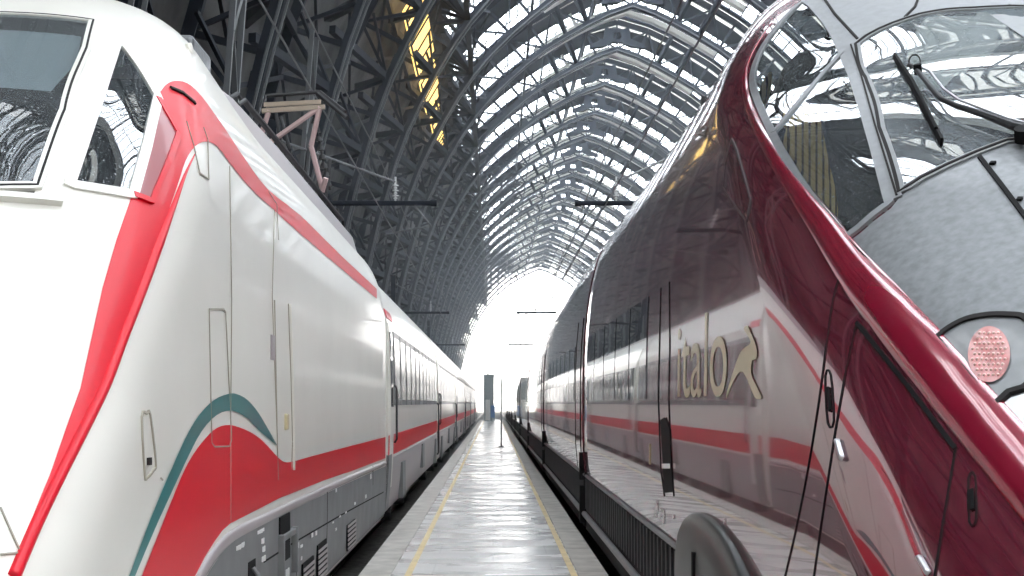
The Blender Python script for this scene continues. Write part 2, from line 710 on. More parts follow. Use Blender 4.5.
# --- ground
bm = bmesh.new()
box(bm, -1.18, 1.03, YN - .8, 128, -0.5, 0.0)
floor = struct(link_mesh('floor', bm, M['floor']), 'long narrow platform of pale polished slabs between the two trains')
for sx, nm in ((-1, 'trim_1'), (1, 'trim_2')):
    bm = bmesh.new()
    y = YN - .8
    e = -1.18 if sx < 0 else 1.03
    while y < 128:
        o_ = 0.02 if sx < 0 else 0.0
        x0, x1 = sorted((e + sx * o_, e - sx * 0.26))
        box(bm, x0, x1, y, y + 1.985, -0.3, 0.012)
        y += 2.0
    struct(link_mesh(nm, bm, M['stone']), 'pale stone kerb along the platform edge')
for x, nm in ((-0.765, 'trim_3'), (0.73, 'trim_4')):
    bm = bmesh.new()
    box(bm, x - 0.03, x + 0.03, YN - .8, 128, -0.01, 0.004)
    struct(link_mesh(nm, bm, M['yellow']), 'thin worn yellow safety line along the platform')
bm = bmesh.new()
box(bm, -90, 110, YN - 30, 900, -1.3, -0.72)
struct(link_mesh('track_bed', bm, M['ballast']), 'dark ballast track bed')
bm = bmesh.new()
box(bm, -90, 110, 330, 900, -0.7, -0.55)
struct(link_mesh('ground_outside', bm, M['stone']), 'pale open yard beyond the end of the hall')
for cx_ in (-2.9, 2.58):
    for s_ in (-.72, .72):
        bm = bmesh.new()
        box(bm, cx_ + s_ - .035, cx_ + s_ + .035, YN - .8, 330, -.72, -.58)
        box(bm, cx_ + s_ - .07, cx_ + s_ + .07, YN - .8, 330, -.73, -.70)
        tag(link_mesh('rail', bm, M['rail']), ('left' if s_ < 0 else 'right') + ' steel rail under the ' + ('white train' if cx_ < 0 else 'burgundy train'), 'rail')

# --- roof skin: boards with a glazed strip in every bay, and the lower walls
bays = int(round((YF - YN) / BAY))
Y = [YN + BAY * k for k in range(bays + 1)]
GA, GB = 0.48, 0.90                     # glazed share of a bay, counted from its near rib


def skin(bm, s0, s1, y0, y1, off=DEPTH + .15, th=0.12):
    a, b = arch(s0, off), arch(s1, off)
    c, d = arch(s0, off + th), arch(s1, off + th)
    v = [bm.verts.new(p) for p in ((a[0], y0, a[1]), (b[0], y0, b[1]), (b[0], y1, b[1]), (a[0], y1, a[1]),
                                   (c[0], y0, c[1]), (d[0], y0, d[1]), (d[0], y1, d[1]), (c[0], y1, c[1]))]
    for f in ((0, 1, 2, 3), (7, 6, 5, 4), (0, 4, 5, 1), (1, 5, 6, 2), (2, 6, 7, 3), (3, 7, 4, 0)):
        bm.faces.new([v[i] for i in f])


OP0, OP1 = GL0 + 4, GL1 - 1                # panels whose soffit band is translucent sheet, added so skylight brightens it
bm = bmesh.new()
for k in range(bays):
    for i in range(GL0, GL1):
        if OP0 <= i < OP1:
            skin(bm, SS[i], SS[i + 1], Y[k] + 2.3, Y[k] + BAY * GA)
            skin(bm, SS[i], SS[i + 1], Y[k] - BAY * (1 - GB), Y[k] - .5)
        else:
            skin(bm, SS[i], SS[i + 1], Y[k] - BAY * (1 - GB), Y[k] + BAY * GA)
struct(link_mesh('ceiling', bm, M['roof']), 'dark boarded bands of the vaulted roof')
YG = Y[3]                               # unseen near bays end here; their glass runs lower to add light
for nm, r_ in (('wall_left', range(0, GL0)), ('wall_right', range(GL1, NP))):
    bm = bmesh.new()
    for i in r_:
        skin(bm, SS[i], SS[i + 1], YN if (i < 11 or i > NP - 12) else YG, YF)
    struct(link_mesh(nm, bm, M['lining']), 'dark lower side of the vault behind the steel ribs')
bm = bmesh.new()
box(bm, -9.5, 30.5, YN - 2.0, YN - 1.2, -.72, 14.5)
for k in range(7):                       # pilasters of the unseen wall, added to cut front light
    box(bm, -8.6 + k * 6.2, -7.4 + k * 6.2, YN - 1.3, YN - .9, -.72, 14.5)
box(bm, -9.5, 30.5, YN - 2.2, YN - .7, 14.5, 15.2)
struct(link_mesh('wall_back', bm, M['creamwall']), 'stone wall of the concourse behind the buffers')
bm = bmesh.new()                       # barred gable above the concourse wall
for k in range(15):
    x = -6.2 + k * 2.36
    ztop_ = max([p[1] for p in ARCH if abs(p[0] - x) < 1.0] + [15.2]) + 1.5
    if ztop_ > 16:
        box(bm, x - .62, x + .62, YN - 1.6, YN - 1.3, 15.1, ztop_)
for z in (18.5, 22.5, 26.5):
    hw = max(abs(p[0] - XE) for p in ARCH if p[1] > z)
    box(bm, XE - hw - .5, XE + hw + .5, YN - 1.7, YN - 1.2, z - .25, z + .25)
struct(link_mesh('window_back', bm, M['steel']), 'barred gable opening of the concourse end')
# glazing of every bay
for k in range(bays):
    bm = bmesh.new()
    for i in range(GL0 if Y[k] >= YG - 1 else 11, GL1 if Y[k] >= YG - 1 else NP - 11):
        a, b = arch(SS[i], DEPTH + .2), arch(SS[i + 1], DEPTH + .2)
        bm.faces.new([bm.verts.new(p) for p in ((a[0], Y[k] + BAY * GA, a[1]), (b[0], Y[k] + BAY * GA, b[1]), (b[0], Y[k] + BAY * GB, b[1]), (a[0], Y[k] + BAY * GB, a[1]))])
    g = link_mesh('window_%d' % (k + 1), bm, M['glass_roof'])
    struct(g, 'bright arched skylight strip of the vault')
    bm = bmesh.new()
    for i in range(GL0, GL1):
        for q in (0, .5):
            p = arch(SS[i] + q * (SS[1] - SS[0]), DEPTH + .12)
            bar(bm, (p[0], Y[k] + BAY * GA, p[1]), (p[0], Y[k] + BAY * GB, p[1]), .09, .09)
    for q in (.5,):
        yy = Y[k] + BAY * (GA + (GB - GA) * q)
        for i in range(GL0, GL1):
            a, b = arch(SS[i], DEPTH + .1), arch(SS[i + 1], DEPTH + .1)
            bar(bm, (a[0], yy, a[1]), (b[0], yy, b[1]), .09, .07)
    struct(link_mesh('window_frame', bm, M['steel'], g))
    bm = bmesh.new()
    for i in range(OP0, OP1):
        a, b = arch(SS[i], DEPTH + .2), arch(SS[i + 1], DEPTH + .2)
        bm.faces.new([bm.verts.new(p) for p in ((a[0], Y[k] - .5, a[1]), (b[0], Y[k] - .5, b[1]), (b[0], Y[k] + 2.3, b[1]), (a[0], Y[k] + 2.3, a[1]))])
    struct(link_mesh('opal_pane', bm, M['opal'], g))


# --- steel arch trusses, one of a kind copied down the hall
def make_truss():
    t = thing('roof_truss', '', 'roof truss', (XE, 0, 0), 'steel arch trusses of the vault')
    bm = bmesh.new()                       # lower chord: two rails and their batten plates
    for i in range(NP):
        a, b = arch(SS[i]), arch(SS[i + 1])
        for sy in (-.34, .34):
            bar(bm, (a[0], sy, a[1]), (b[0], sy, b[1]), .22, .30, up=(0, 1, 0))
        c = ((a[0] + b[0]) / 2, (a[1] + b[1]) / 2)
        n = arch((SS[i] + SS[i + 1]) / 2, .12)
        n2 = arch(SS[i + 1], .12)
        if i % 2 == 0:
            bar(bm, (n[0], -.4, n[1]), (n[0], .4, n[1]), .5, .06, up=(n[0] - c[0], 0, n[1] - c[1]))
    link_mesh('lower_chord', bm, M['steel'], t)
    bm = bmesh.new()                       # pale flange edges under the chord
    for i in range(NP):
        a, b = arch(SS[i], -.17), arch(SS[i + 1], -.17)
        for sy in (-.44, .44):
            bar(bm, (a[0], sy, a[1]), (b[0], sy, b[1]), .10, .06)
    link_mesh('flange', bm, M['steel2'], t)
    bm = bmesh.new()
    for i in range(NP):
        a, b = arch(SS[i], DEPTH), arch(SS[i + 1], DEPTH)
        bar(bm, (a[0], 0, a[1]), (b[0], 0, b[1]), .5, .28, up=(0, 1, 0))
    link_mesh('upper_chord', bm, M['steel'], t)
    bm = bmesh.new()
    for i in range(0, NP + 1):
        a, b = arch(SS[i]), arch(SS[i], DEPTH)
        bar(bm, (a[0], 0, a[1]), (b[0], 0, b[1]), .12 if GL0 < i < GL1 else .16, .2)
        if i < NP:
            q = i if i % 2 == 0 else i + 1
            r_ = i + 1 if i % 2 == 0 else i
            a, b = arch(SS[q]), arch(SS[r_], DEPTH)
            bar(bm, (a[0], 0, a[1]), (b[0], 0, b[1]), .10 if GL0 < i < GL1 else .14, .14)
    link_mesh('web_lattice', bm, M['steel'], t)
    bm = bmesh.new()                       # cream secondary arch on the far side of the ribs
    for i in range(GL0 + 4, GL1 - 4):
        a, b = arch(SS[i], 1.0), arch(SS[i + 1], 1.0)
        bar(bm, (a[0], 5.0, a[1]), (b[0], 5.0, b[1]), .20, .24, up=(0, 1, 0))
        a, b = arch(SS[i], .70), arch(SS[i + 1], .70)
        bar(bm, (a[0], 4.9, a[1]), (b[0], 4.9, b[1]), .14, .80, up=(0, 1, 0))
        a, b = arch(SS[i], 1.32), arch(SS[i + 1], 1.32)
        bar(bm, (a[0], 4.9, a[1]), (b[0], 4.9, b[1]), .10, .70, up=(0, 1, 0))
        if i % 4 == 0:
            a = arch(SS[i], .75)
            c = arch(SS[i], DEPTH)
            bar(bm, (a[0], 4.6, a[1]), (c[0], 4.6, c[1]), .22)
    link_mesh('cream_arch', bm, M['cream'], t)['label'] = 'pale cream secondary arch'
    bm = bmesh.new()                       # bow-tie plate with a round eye at the ridge
    zc = 31.55 + .6
    ring_i, ring_o = [], []
    outer = [(-2.3, -.62), (-1.1, -.45), (-.4, -.1), (.4, -.1), (1.1, -.45), (2.3, -.62), (2.3, -.30), (1.15, .2), (1.0, 1.2), (.5, 1.0), (-.5, 1.0), (-1.0, 1.2), (-1.15, .2), (-2.3, -.30)]
    angs = [math.atan2(z - .45, x) for x, z in outer]
    vi0, vi1, vo0, vo1 = [], [], [], []
    for (x, z), a in zip(outer, angs):
        for lst, yy, xx, zz in ((vo0, -.3, x, z), (vo1, .3, x, z), (vi0, -.3, .36 * math.cos(a), .45 + .36 * math.sin(a)), (vi1, .3, .36 * math.cos(a), .45 + .36 * math.sin(a))):
            lst.append(bm.verts.new((XE + xx, yy, zc + zz)))
    n = len(outer)
    for k in range(n):
        j = (k + 1) % n
        for q in ((vo0[k], vo0[j], vi0[j], vi0[k]), (vo1[j], vo1[k], vi1[k], vi1[j]), (vo0[j], vo0[k], vo1[k], vo1[j]), (vi0[k], vi0[j], vi1[j], vi1[k])):
            bm.faces.new(q)
    link_mesh('ridge_plate', bm, M['steel'], t)
    for i in list(range(2, GL0 + 1, 2)) + list(range(GL1, NP - 1, 2)):   # knee braces and roof-plane ties
        if i in (2, GL1):
            bm = bmesh.new()
        a = arch(SS[i], .05)
        b = arch(SS[i], DEPTH - .1)
        bar(bm, (a[0], 0, a[1]), (b[0], -5.6, b[1]), .3, .34)
        bar(bm, (a[0], 0, a[1]), (b[0], 5.6, b[1]), .3, .34)
        c = arch(SS[min(i + 2, NP)], DEPTH - .3)
        bar(bm, (b[0], 0, b[1]), (c[0], BAY, c[1]), .12, .16)
        bar(bm, (c[0], 0, c[1]), (b[0], BAY, b[1]), .12, .16)
        d = arch(SS[i + 1], .3)
        bar(bm, (a[0], 0, a[1]), (arch(SS[i + 1], DEPTH * .6)[0], -3.0, arch(SS[i + 1], DEPTH * .6)[1]), .12, .12)
        if i in (GL0, list(range(GL1, NP - 1, 2))[-1]):
            link_mesh('knee_brace', bm, M['steel'], t)
    for i in (GL0 + 6, NP // 2 - 3, NP // 2 + 3, GL1 - 6):
        a, b = arch(SS[i], .05), arch(SS[i], DEPTH - .1)
        bm = bmesh.new()
        bar(bm, (a[0], 0, a[1]), (b[0], -3.5, b[1]), .26, .3)
        link_mesh('knee_brace', bm, M['steel'], t)
    for i in (GL0, GL1):                   # curved gusset plates at the edge of the glazing
        a, b = arch(SS[i], .1), arch(SS[i], DEPTH)
        bm = bmesh.new()
        pts = [(0, 0.0), (1.3 * .2, 0), (.55, .38), (1.3, .72), (2.6, 1.0), (-2.6, 1.0), (-1.3, .72), (-.55, .38), (-.26, 0)]
        v0 = [bm.verts.new((a[0] - .1 + (b[0] - a[0]) * z_, y_, a[1] + (b[1] - a[1]) * z_)) for y_, z_ in pts]
        v1 = [bm.verts.new((a[0] + .1 + (b[0] - a[0]) * z_, y_, a[1] + (b[1] - a[1]) * z_)) for y_, z_ in pts]
        bm.faces.new(v0)
        bm.faces.new(v1[::-1])
        n = len(pts)
        for j in range(n):
            bm.faces.new((v0[j], v1[j], v1[(j + 1) % n], v0[(j + 1) % n]))
        bmesh.ops.recalc_face_normals(bm, faces=bm.faces[:])
        link_mesh('gusset_plate', bm, M['steel'], t)
    return t


ordn = ['first', 'second', 'third', 'fourth', 'fifth', 'sixth', 'seventh', 'eighth', 'ninth', 'tenth', 'eleventh', 'twelfth', 'thirteenth',
        'fourteenth', 'fifteenth', 'sixteenth', 'seventeenth', 'eighteenth', 'nineteenth', 'twentieth', 'twenty-first', 'twenty-second',
        'twenty-third', 'twenty-fourth', 'twenty-fifth', 'twenty-sixth', 'twenty-seventh', 'twenty-eighth', 'twenty-ninth', 'thirtieth']
tr = make_truss()
for k in range(bays, -1, -1):
    lab = 'steel arch truss of the vault, %s from the bright far opening' % ordn[bays - k]
    if k == bays:
        tr.location.y = Y[k]
        tr['label'] = lab
    else:
        dup(tr, (0, Y[k] - Y[bays], 0), lab)

# purlins run the length of the vault
pl = list(range(3, NP - 2, 3))
for n_, i in enumerate(pl):
    bm = bmesh.new()
    a = arch(SS[i], DEPTH - .25)
    dp = .45
    bar(bm, (a[0], YN, a[1]), (a[0], YF, a[1]), .2, dp)
    nm = 'lowest' if n_ == 0 else ordn[n_] + ' from the bottom'
    tag(link_mesh('roof_purlin', bm, M['steel']), 'long steel purlin under the vault roof, %s on the left side' % nm, 'purlin', 'purlins of the vault')
# deep longitudinal girders where the glass begins
for i, sd in ((GL0, 'left'), (GL1, 'right')):
    t = thing('edge_girder', 'deep dark girder along the %s edge of the roof glazing' % sd, 'girder', (arch(SS[i])[0], YN, arch(SS[i])[1]), 'girders along the glazing')
    a, b = arch(SS[i], .1), arch(SS[i], DEPTH)
    bm = bmesh.new()
    bar(bm, (a[0], YN, a[1]), (a[0], YF, a[1]), .3, .35)
    bar(bm, (b[0], YN, b[1]), (b[0], YF, b[1]), .3, .35)
    link_mesh('girder_chord', bm, M['steel'], t)
    bm = bmesh.new()
    k = 0
    y = YN
    while y < YF - .1:
        p, q = (a, b) if k % 2 == 0 else (b, a)
        bar(bm, (p[0], y, p[1]), (q[0], y + BAY / 4, q[1]), .16, .22)
        y += BAY / 4
        k += 1
    link_mesh('girder_web', bm, M['steel'], t)

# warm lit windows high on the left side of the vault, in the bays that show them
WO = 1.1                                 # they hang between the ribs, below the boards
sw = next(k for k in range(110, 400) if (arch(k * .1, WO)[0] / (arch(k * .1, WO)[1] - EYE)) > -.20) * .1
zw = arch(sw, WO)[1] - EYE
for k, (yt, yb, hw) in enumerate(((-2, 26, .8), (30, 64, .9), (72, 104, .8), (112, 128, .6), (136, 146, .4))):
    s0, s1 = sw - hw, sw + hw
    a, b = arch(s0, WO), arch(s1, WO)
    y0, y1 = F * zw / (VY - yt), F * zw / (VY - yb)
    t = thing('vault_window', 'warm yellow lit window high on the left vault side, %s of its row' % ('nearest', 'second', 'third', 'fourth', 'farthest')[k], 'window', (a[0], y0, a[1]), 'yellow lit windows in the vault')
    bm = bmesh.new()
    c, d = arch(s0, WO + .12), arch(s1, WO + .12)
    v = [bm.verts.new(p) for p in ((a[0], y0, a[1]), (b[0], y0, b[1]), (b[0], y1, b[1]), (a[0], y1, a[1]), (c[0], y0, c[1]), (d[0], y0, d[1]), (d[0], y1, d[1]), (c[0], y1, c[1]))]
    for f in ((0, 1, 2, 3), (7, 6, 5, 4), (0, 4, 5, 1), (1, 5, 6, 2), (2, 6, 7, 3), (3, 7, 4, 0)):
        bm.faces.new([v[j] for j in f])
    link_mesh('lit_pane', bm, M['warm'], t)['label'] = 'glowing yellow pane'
    bm = bmesh.new()
    e = arch(s0, WO - .06), arch(s1, WO - .06)
    for j in range(4):
        yy = y0 + (y1 - y0) * j / 3
        bar(bm, (e[0][0], yy, e[0][1]), (e[1][0], yy, e[1][1]), .08)
    for p in e:
        bar(bm, (p[0], y0, p[1]), (p[0], y1, p[1]), .10)
    link_mesh('window_bars', bm, M['steel'], t)

# pillars of the left arcade: pale riveted posts seen over the white cab
for k in range(3):
    yk = Y[3 + k] + 6.5
    t = thing('lattice_post', 'pale riveted lattice post at the left foot of the vault, %s' % ('nearest of the three', 'middle of the three', 'farthest of the three')[k], 'post', (-7.0, yk, -.7), 'lattice posts at the left of the vault')
    bm = bmesh.new()
    for sy in (-.6, .6):
        bar(bm, (-7.1, yk + sy, -.7), (-6.0, yk + sy, 14.0), .14, .14)
    link_mesh('post_rail', bm, M['steel2'], t)
    bm = bmesh.new()
    for j in range(9):
        z0, z1 = -.7 + j * 1.6, -.7 + (j + 1) * 1.6
        sg = 1 if j % 2 else -1
        bar(bm, (-7.1 + (z0 + .7) * .075, yk - .6 * sg, z0), (-7.1 + (z1 + .7) * .075, yk + .6 * sg, z1), .14, .14)
    link_mesh('post_lattice', bm, M['steel2'], t)
for (x, y_, dep), nm in zip(((236, 35, 60), (246, 41, 60)), ('larger', 'smaller')):
    p = at(x, y_, dep)
    t = thing('floodlight', 'lit white floodlight between the dark struts above the white cab, the %s of two' % nm, 'lamp', p)
    bm = bmesh.new()
    bmesh.ops.create_uvsphere(bm, u_segments=14, v_segments=8, radius=.2 if nm == 'larger' else .12)
    for v in bm.verts:
        v.co.y *= .5
        v.co += p
    link_mesh('lamp_glass', bm, M['lampon'], t, True)
    bm = bmesh.new()
    tube(bm, [p + Vector((0, .05, 0)), p + Vector((0, .35, 0))], [.26, .12] if nm == 'larger' else [.16, .08], 14)
    bar(bm, p + Vector((0, .3, 0)), p + Vector((-.6, .5, .6)), .06)
    link_mesh('lamp_housing', bm, M['steel'], t)

# cream stone pier with an arched opening beyond the burgundy cab
t = thing('stone_pier', 'cream stone wall with a dark arched opening beyond the silver cab roof', 'wall', (24.5, 70, -.7))
bm = bmesh.new()
box(bm, 22.5, 26.2, 58, 76, -.7, 24)
bevel_all(bm, .12)
link_mesh('pier_wall', bm, M['creamwall'], t)
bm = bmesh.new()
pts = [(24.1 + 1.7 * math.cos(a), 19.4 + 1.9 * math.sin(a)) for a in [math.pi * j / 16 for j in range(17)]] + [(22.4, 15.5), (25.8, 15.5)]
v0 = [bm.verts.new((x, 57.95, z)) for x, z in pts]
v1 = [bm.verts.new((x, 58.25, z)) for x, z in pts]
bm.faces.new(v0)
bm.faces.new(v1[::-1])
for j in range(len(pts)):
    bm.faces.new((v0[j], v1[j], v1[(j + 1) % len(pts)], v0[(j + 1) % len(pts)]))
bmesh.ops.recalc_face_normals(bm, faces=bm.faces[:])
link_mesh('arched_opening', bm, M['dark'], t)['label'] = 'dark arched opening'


# ================================================================ THE WHITE LOCOMOTIVE
LCX, LW = -2.90, 1.524
loco = thing('locomotive', 'white electric locomotive with a red stripe and a teal and red wave', 'train', (LCX, 11, -.58))
lprof = [(0.10, 1.50), (0.5, 1.52), (1.0, 1.524), (1.6, 1.524), (2.4, 1.522), (2.8, 1.49), (3.1, 1.41), (3.3, 1.31), (3.46, 1.17), (3.57, 1.0), (3.64, .78), (3.69, .48), (3.71, .2), (3.715, 0.0)]
ly0 = [(0.0, 3.95), (.6, 4.45), (1.02, 5.0), (1.34, 5.48), (1.62, 5.9), (2.01, 6.36), (2.44, 6.84), (2.88, 7.32), (3.2, 7.78), (3.45, 8.3), (3.6, 8.8), (3.72, 9.5)]
LREAR = 17.95


def sstep(t):
    t = max(0.0, min(1.0, t))
    return t * t * (3 - 2 * t)


def cab_lift(y, z):                # the cab roof stands higher than the roof behind it
    return .40 * max(0.0, min(1.0, (z - 3.1) / .61)) ** 2 * (1 - sstep((y - 7.9) / 2.2))


lbody = make_body('body', LCX, lprof, ly0, 1.3, 2.6, LREAR, loco, M['white'], cab_lift)
LS = Surf(lbody, -1)
ls, lf, lk = LS.sight, LS.front, LS.flank


def visible_half(c):
    return c.x > LCX - .02


def P3(surf, q):
    h = surf.sight()(q)
    if h is None:
        print('MISS', q)
    return h[0]


# windscreen outline in the front view, mirrored about the centre
wl = [P3(LS, q) for q in ((93, 22), (86, 50), (64, 112), (37, 187))]
wtop = [P3(LS, q) for q in ((93, 22), (50, 17), (0, 14.5))]
wbot = [P3(LS, q) for q in ((37, 187), (0, 187.5))]
ztop, zbot = wtop[-1].z, wbot[-1].z
WS = [(LCX, ztop + .02)] + [(p.x, p.z) for p in reversed(wtop)] + [(p.x, p.z) for p in wl[1:]] + [(p.x, p.z) for p in wbot[1:]] + [(LCX, zbot)]
WSF = WS + [(2 * LCX - x, z) for x, z in WS[-2:0:-1]]
QW = smooth_poly([(118, 40), (127, 50), (140, 68), (151, 86), (157.5, 98)], False, 4) + [(151, 125), (146.5, 145), (139.5, 170), (132.5, 195)] + [(69, 185), (86, 135), (103, 85)]


def lcut(c, n):
    if c.y > 9.5 or n.y > 0.3:
        return False
    x = c.x if c.x > LCX else 2 * LCX - c.x
    if inside(WSF, c.x, c.z):
        return True
    return inside(QW, *px(Vector((x, c.y, c.z))))


cut(lbody, lcut)
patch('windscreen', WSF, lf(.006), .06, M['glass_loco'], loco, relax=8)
strip('windscreen_frame', [WSF], lf(0), .045, .014, M['white'], loco, .03, closed=True)
strip('windscreen_seal', [WSF], lf(0), .011, .016, M['seam'], loco, .03, closed=True)
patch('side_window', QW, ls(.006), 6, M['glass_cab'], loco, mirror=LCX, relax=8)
strip('side_window_frame', [QW], ls(0), .05, .012, M['white'], loco, 4, closed=True, mirror=LCX)
# lip below the windscreen
lip = [(x, zbot - .05) for x, z in WSF if z <= zbot + .06]
lipx = [p[0] for p in lip]
strip('windscreen_lip', [[(min(lipx) - .1, zbot - .055), (LCX, zbot - .05), (max(lipx) + .1, zbot - .055)]], lf(0), .035, .03, M['white'], loco, .05)
# cab interior: bulkhead, desk, sunblind
bm = bmesh.new()
box(bm, LCX - 1.25, LCX + 1.25, 8.2, 8.26, 1.4, 3.45)
link_mesh('cab_bulkhead', bm, M['cabdark'], loco)
bm = bmesh.new()
box(bm, LCX - 1.15, LCX + 1.15, 6.75, 7.3, 1.9, 2.42)
bevel_all(bm, .06)
link_mesh('driver_desk', bm, M['cabdark'], loco)
zb_s = P3(LS, (40, 78)).z
BL = [(x, z) for x, z in WSF if z > zb_s + .02]
BL = [(LCX + (x - LCX) * .97, min(z, ztop - .03)) for x, z in WSF if z > zb_s]
xl = max(p[0] for p in BL)
bl_ = [(LCX - (xl - LCX), zb_s)] + sorted(BL, key=lambda p: p[0]) + [(xl, zb_s)]
patch('sunblind', bl_, lf(-.06), .08, M['blind'], loco)
# red livery: front pillar and the stripe along the roof edge
RED1 = ([(10, 580), (15, 558), (32, 517), (50, 473), (65, 430), (80, 388), (91, 338), (102, 288), (116, 240), (131, 197)]
        + smooth_poly([(151, 205), (168, 162), (177, 134), (170, 118), (157.5, 98), (161, 91), (166, 85), (174, 81.5), (186.7, 83.6), (200.6, 96), (222.8, 126.7), (245, 160), (267, 189), (300, 215.6), (338, 253), (376.5, 289)], False, 3)[0:]
        + [(376.5, 299)]
        + smooth_poly([(340, 268), (300, 234), (275.6, 212), (250.6, 189), (231, 165.6), (217, 147), (206, 142), (195, 146), (185, 161), (177, 185), (164, 222), (152, 255), (140, 288), (122, 338), (105, 383), (85, 424), (65, 463), (36, 522), (12, 578)], False, 3))
patch('red_stripe', RED1, ls(.004), 5, M['red'], loco, mirror=LCX, keep=visible_half)['label'] = 'red painted stripe rising from the nose and running along the roof edge'
ROSE = [(157.5, 99), (177, 134.5), (168, 160), (150.5, 202), (133, 195.5), (139.5, 170), (146.5, 145), (151, 125)]
patch('rose_window_film', ROSE, ls(.010), 5, M['rose'], loco, mirror=LCX)['label'] = 'dull rose panel behind the side window'
strip('rose_panel_rim', [[(157.5, 99), (177, 134.5), (168, 160), (150.5, 202), (133, 195.5)]], ls(.004), .03, .012, M['red'], loco, 4, mirror=LCX)
strip('nose_crease', [smooth_poly([(196, 152), (186, 172), (174, 204), (158, 246), (141, 292), (122, 340), (106, 383), (86, 424), (66, 463), (37, 522), (13, 578)], False, 3)], ls(0), .045, .022, M['red'], loco, 5, dome=True, mirror=LCX, taper=.25)
WAVE_T = smooth_poly([(141, 576), (160, 528), (180, 478), (192, 455), (205, 438), (216, 428), (229, 425), (243, 429), (256, 436), (267, 446), (277, 457), (284, 462), (292, 461.5), (312, 456), (348, 446.5), (385.3, 437)], False, 3)
WAVE_B = [(385.3, 458), (354, 470), (323, 480.5), (278, 498.5), (250, 513), (230, 523), (222, 530), (214, 541), (204, 557), (192, 580), (138, 584)]
patch('red_wave', WAVE_T + WAVE_B, ls(.004), 5, M['red'], loco, mirror=LCX)['label'] = 'red painted wave along the lower side'
TE = smooth_poly([(128, 576), (139, 547), (150, 518), (165, 482), (180, 448), (190, 428), (200, 413), (213, 400), (227, 394), (236, 394), (247, 400), (258, 413), (268, 430), (277, 446)], False, 3)
TI = smooth_poly([(277, 446), (266, 437), (256, 428), (245, 417), (231, 410.5), (216, 415), (201, 431), (188, 455), (175, 483), (162, 511), (150, 538), (134, 576)], False, 3)
patch('teal_wave', TE + TI[1:], ls(.004), 5, M['teal'], loco, mirror=LCX)['label'] = 'teal painted wave band'
# sill, skirt
SILL = [(385.3, 463), (340, 482.5), (293, 505), (260, 521), (236, 533), (226, 540), (216, 551), (205, 567), (196, 584)]
strip('sill', [SILL], ls(0), lambda t: .060 + .02 * t, .018, M['sill'], loco, 5, dome=True, mirror=LCX)['label'] = 'pale sill strip under the red wave'
SK = [(385.3, 466), (340, 486), (293, 508.5), (260, 524.5), (238, 536), (228, 543), (218, 555), (207, 571), (200, 584), (200, 640), (388, 640), (388, 505)]
# skirt drawn in the side view (y, z) so that it is one true panel
zs = lambda q: P3(LS, q)
sk3 = [zs(q) for q in SK[:9]]
SKF = [(p.y, p.z) for p in sk3 if p.z > .13] + [(5.7, .13), (LREAR - .02, .13)]
patch('lower_skirt', SKF, lk(.012), .15, M['skirt'], loco, mirror=LCX)['label'] = 'grey lower skirt'


def sv(q):                      # a frame position on the flank, as (y, z)
    d = -1400 * (LCX + LW) / (VX - q[0])
    return d, EYE + (VY - q[1]) * d / F


def sside(name, lines, wd, ht, m, **k):
    return strip(name, [[sv(q) for q in l] for l in lines], lk(.010), wd, ht, m, loco, .1, **k)


sside('skirt_seam', [[(383, 492), (340, 515), (290, 544), (262, 562)], [(372, 466), (372, 485)], [(326, 492), (326, 545)], [(296, 545), (296, 580)]], .012, .004, M['black'])
for q in ((260, 563), (270, 557)):
    pass
# louvres, steps and handles of the skirt
for (xa, xb, yt, yb) in ((301, 312, 560, 592), (316, 325, 542, 580), (346, 354, 522, 556)):
    bm = bmesh.new()
    (y1, _), (y0, _) = sv((xb, yt)), sv((xa, yt))
    zt = sv(((xa + xb) / 2, yt))[1]
    zb = max(.16, sv(((xa + xb) / 2, yb))[1])
    X = LCX + LW + .012
    box(bm, X - .01, X + .004, y0, y1, zb, zt)
    lv = link_mesh('louvre_backing', bm, M['black'], loco)
    bm = bmesh.new()
    k = 0
    z = zb + .02
    while z < zt - .01:
        bar(bm, (X + .008, y0, z), (X + .008, y1, z), .006, .022, up=(0, .0, 1))
        z += .042
    link_mesh('louvre_slats', bm, M['sill'], lv)
bm = bmesh.new()
(y0, zt), (y1, _) = sv((277, 499)), sv((287, 496))
box(bm, LCX + LW - .02, LCX + LW + .022, y0, y1, .52, .82)
link_mesh('step_recess', bm, M['black'], loco)
bm = bmesh.new()
(y0, zt), (y1, z1_) = sv((277, 520)), sv((291, 511))
X = LCX + LW
box(bm, X, X + .04, y0, y1, .66, .70)
box(bm, X, X + .05, y0 - .015, y0 + .02, .40, .71)
box(bm, X, X + .05, y1 - .02, y1 + .015, .40, .71)
bevel_all(bm, .006)
link_mesh('step_bracket', bm, M['skirt'], loco)
bm = bmesh.new()
y0, z0 = sv((249, 558))
box(bm, X, X + .016, y0 - .09, y0 + .13, .28, .66)
hd = link_mesh('handle_recess', bm, M['black'], loco)
bm = bmesh.new()
tube(bm, [(X + .02, y0 + .01, .26), (X + .05, y0 + .01, .30), (X + .055, y0 + .01, .48), (X + .05, y0 + .01, .58), (X + .02, y0 + .01, .62)], .014, 8)
link_mesh('grab_handle', bm, M['skirt'], hd)
bm = bmesh.new()
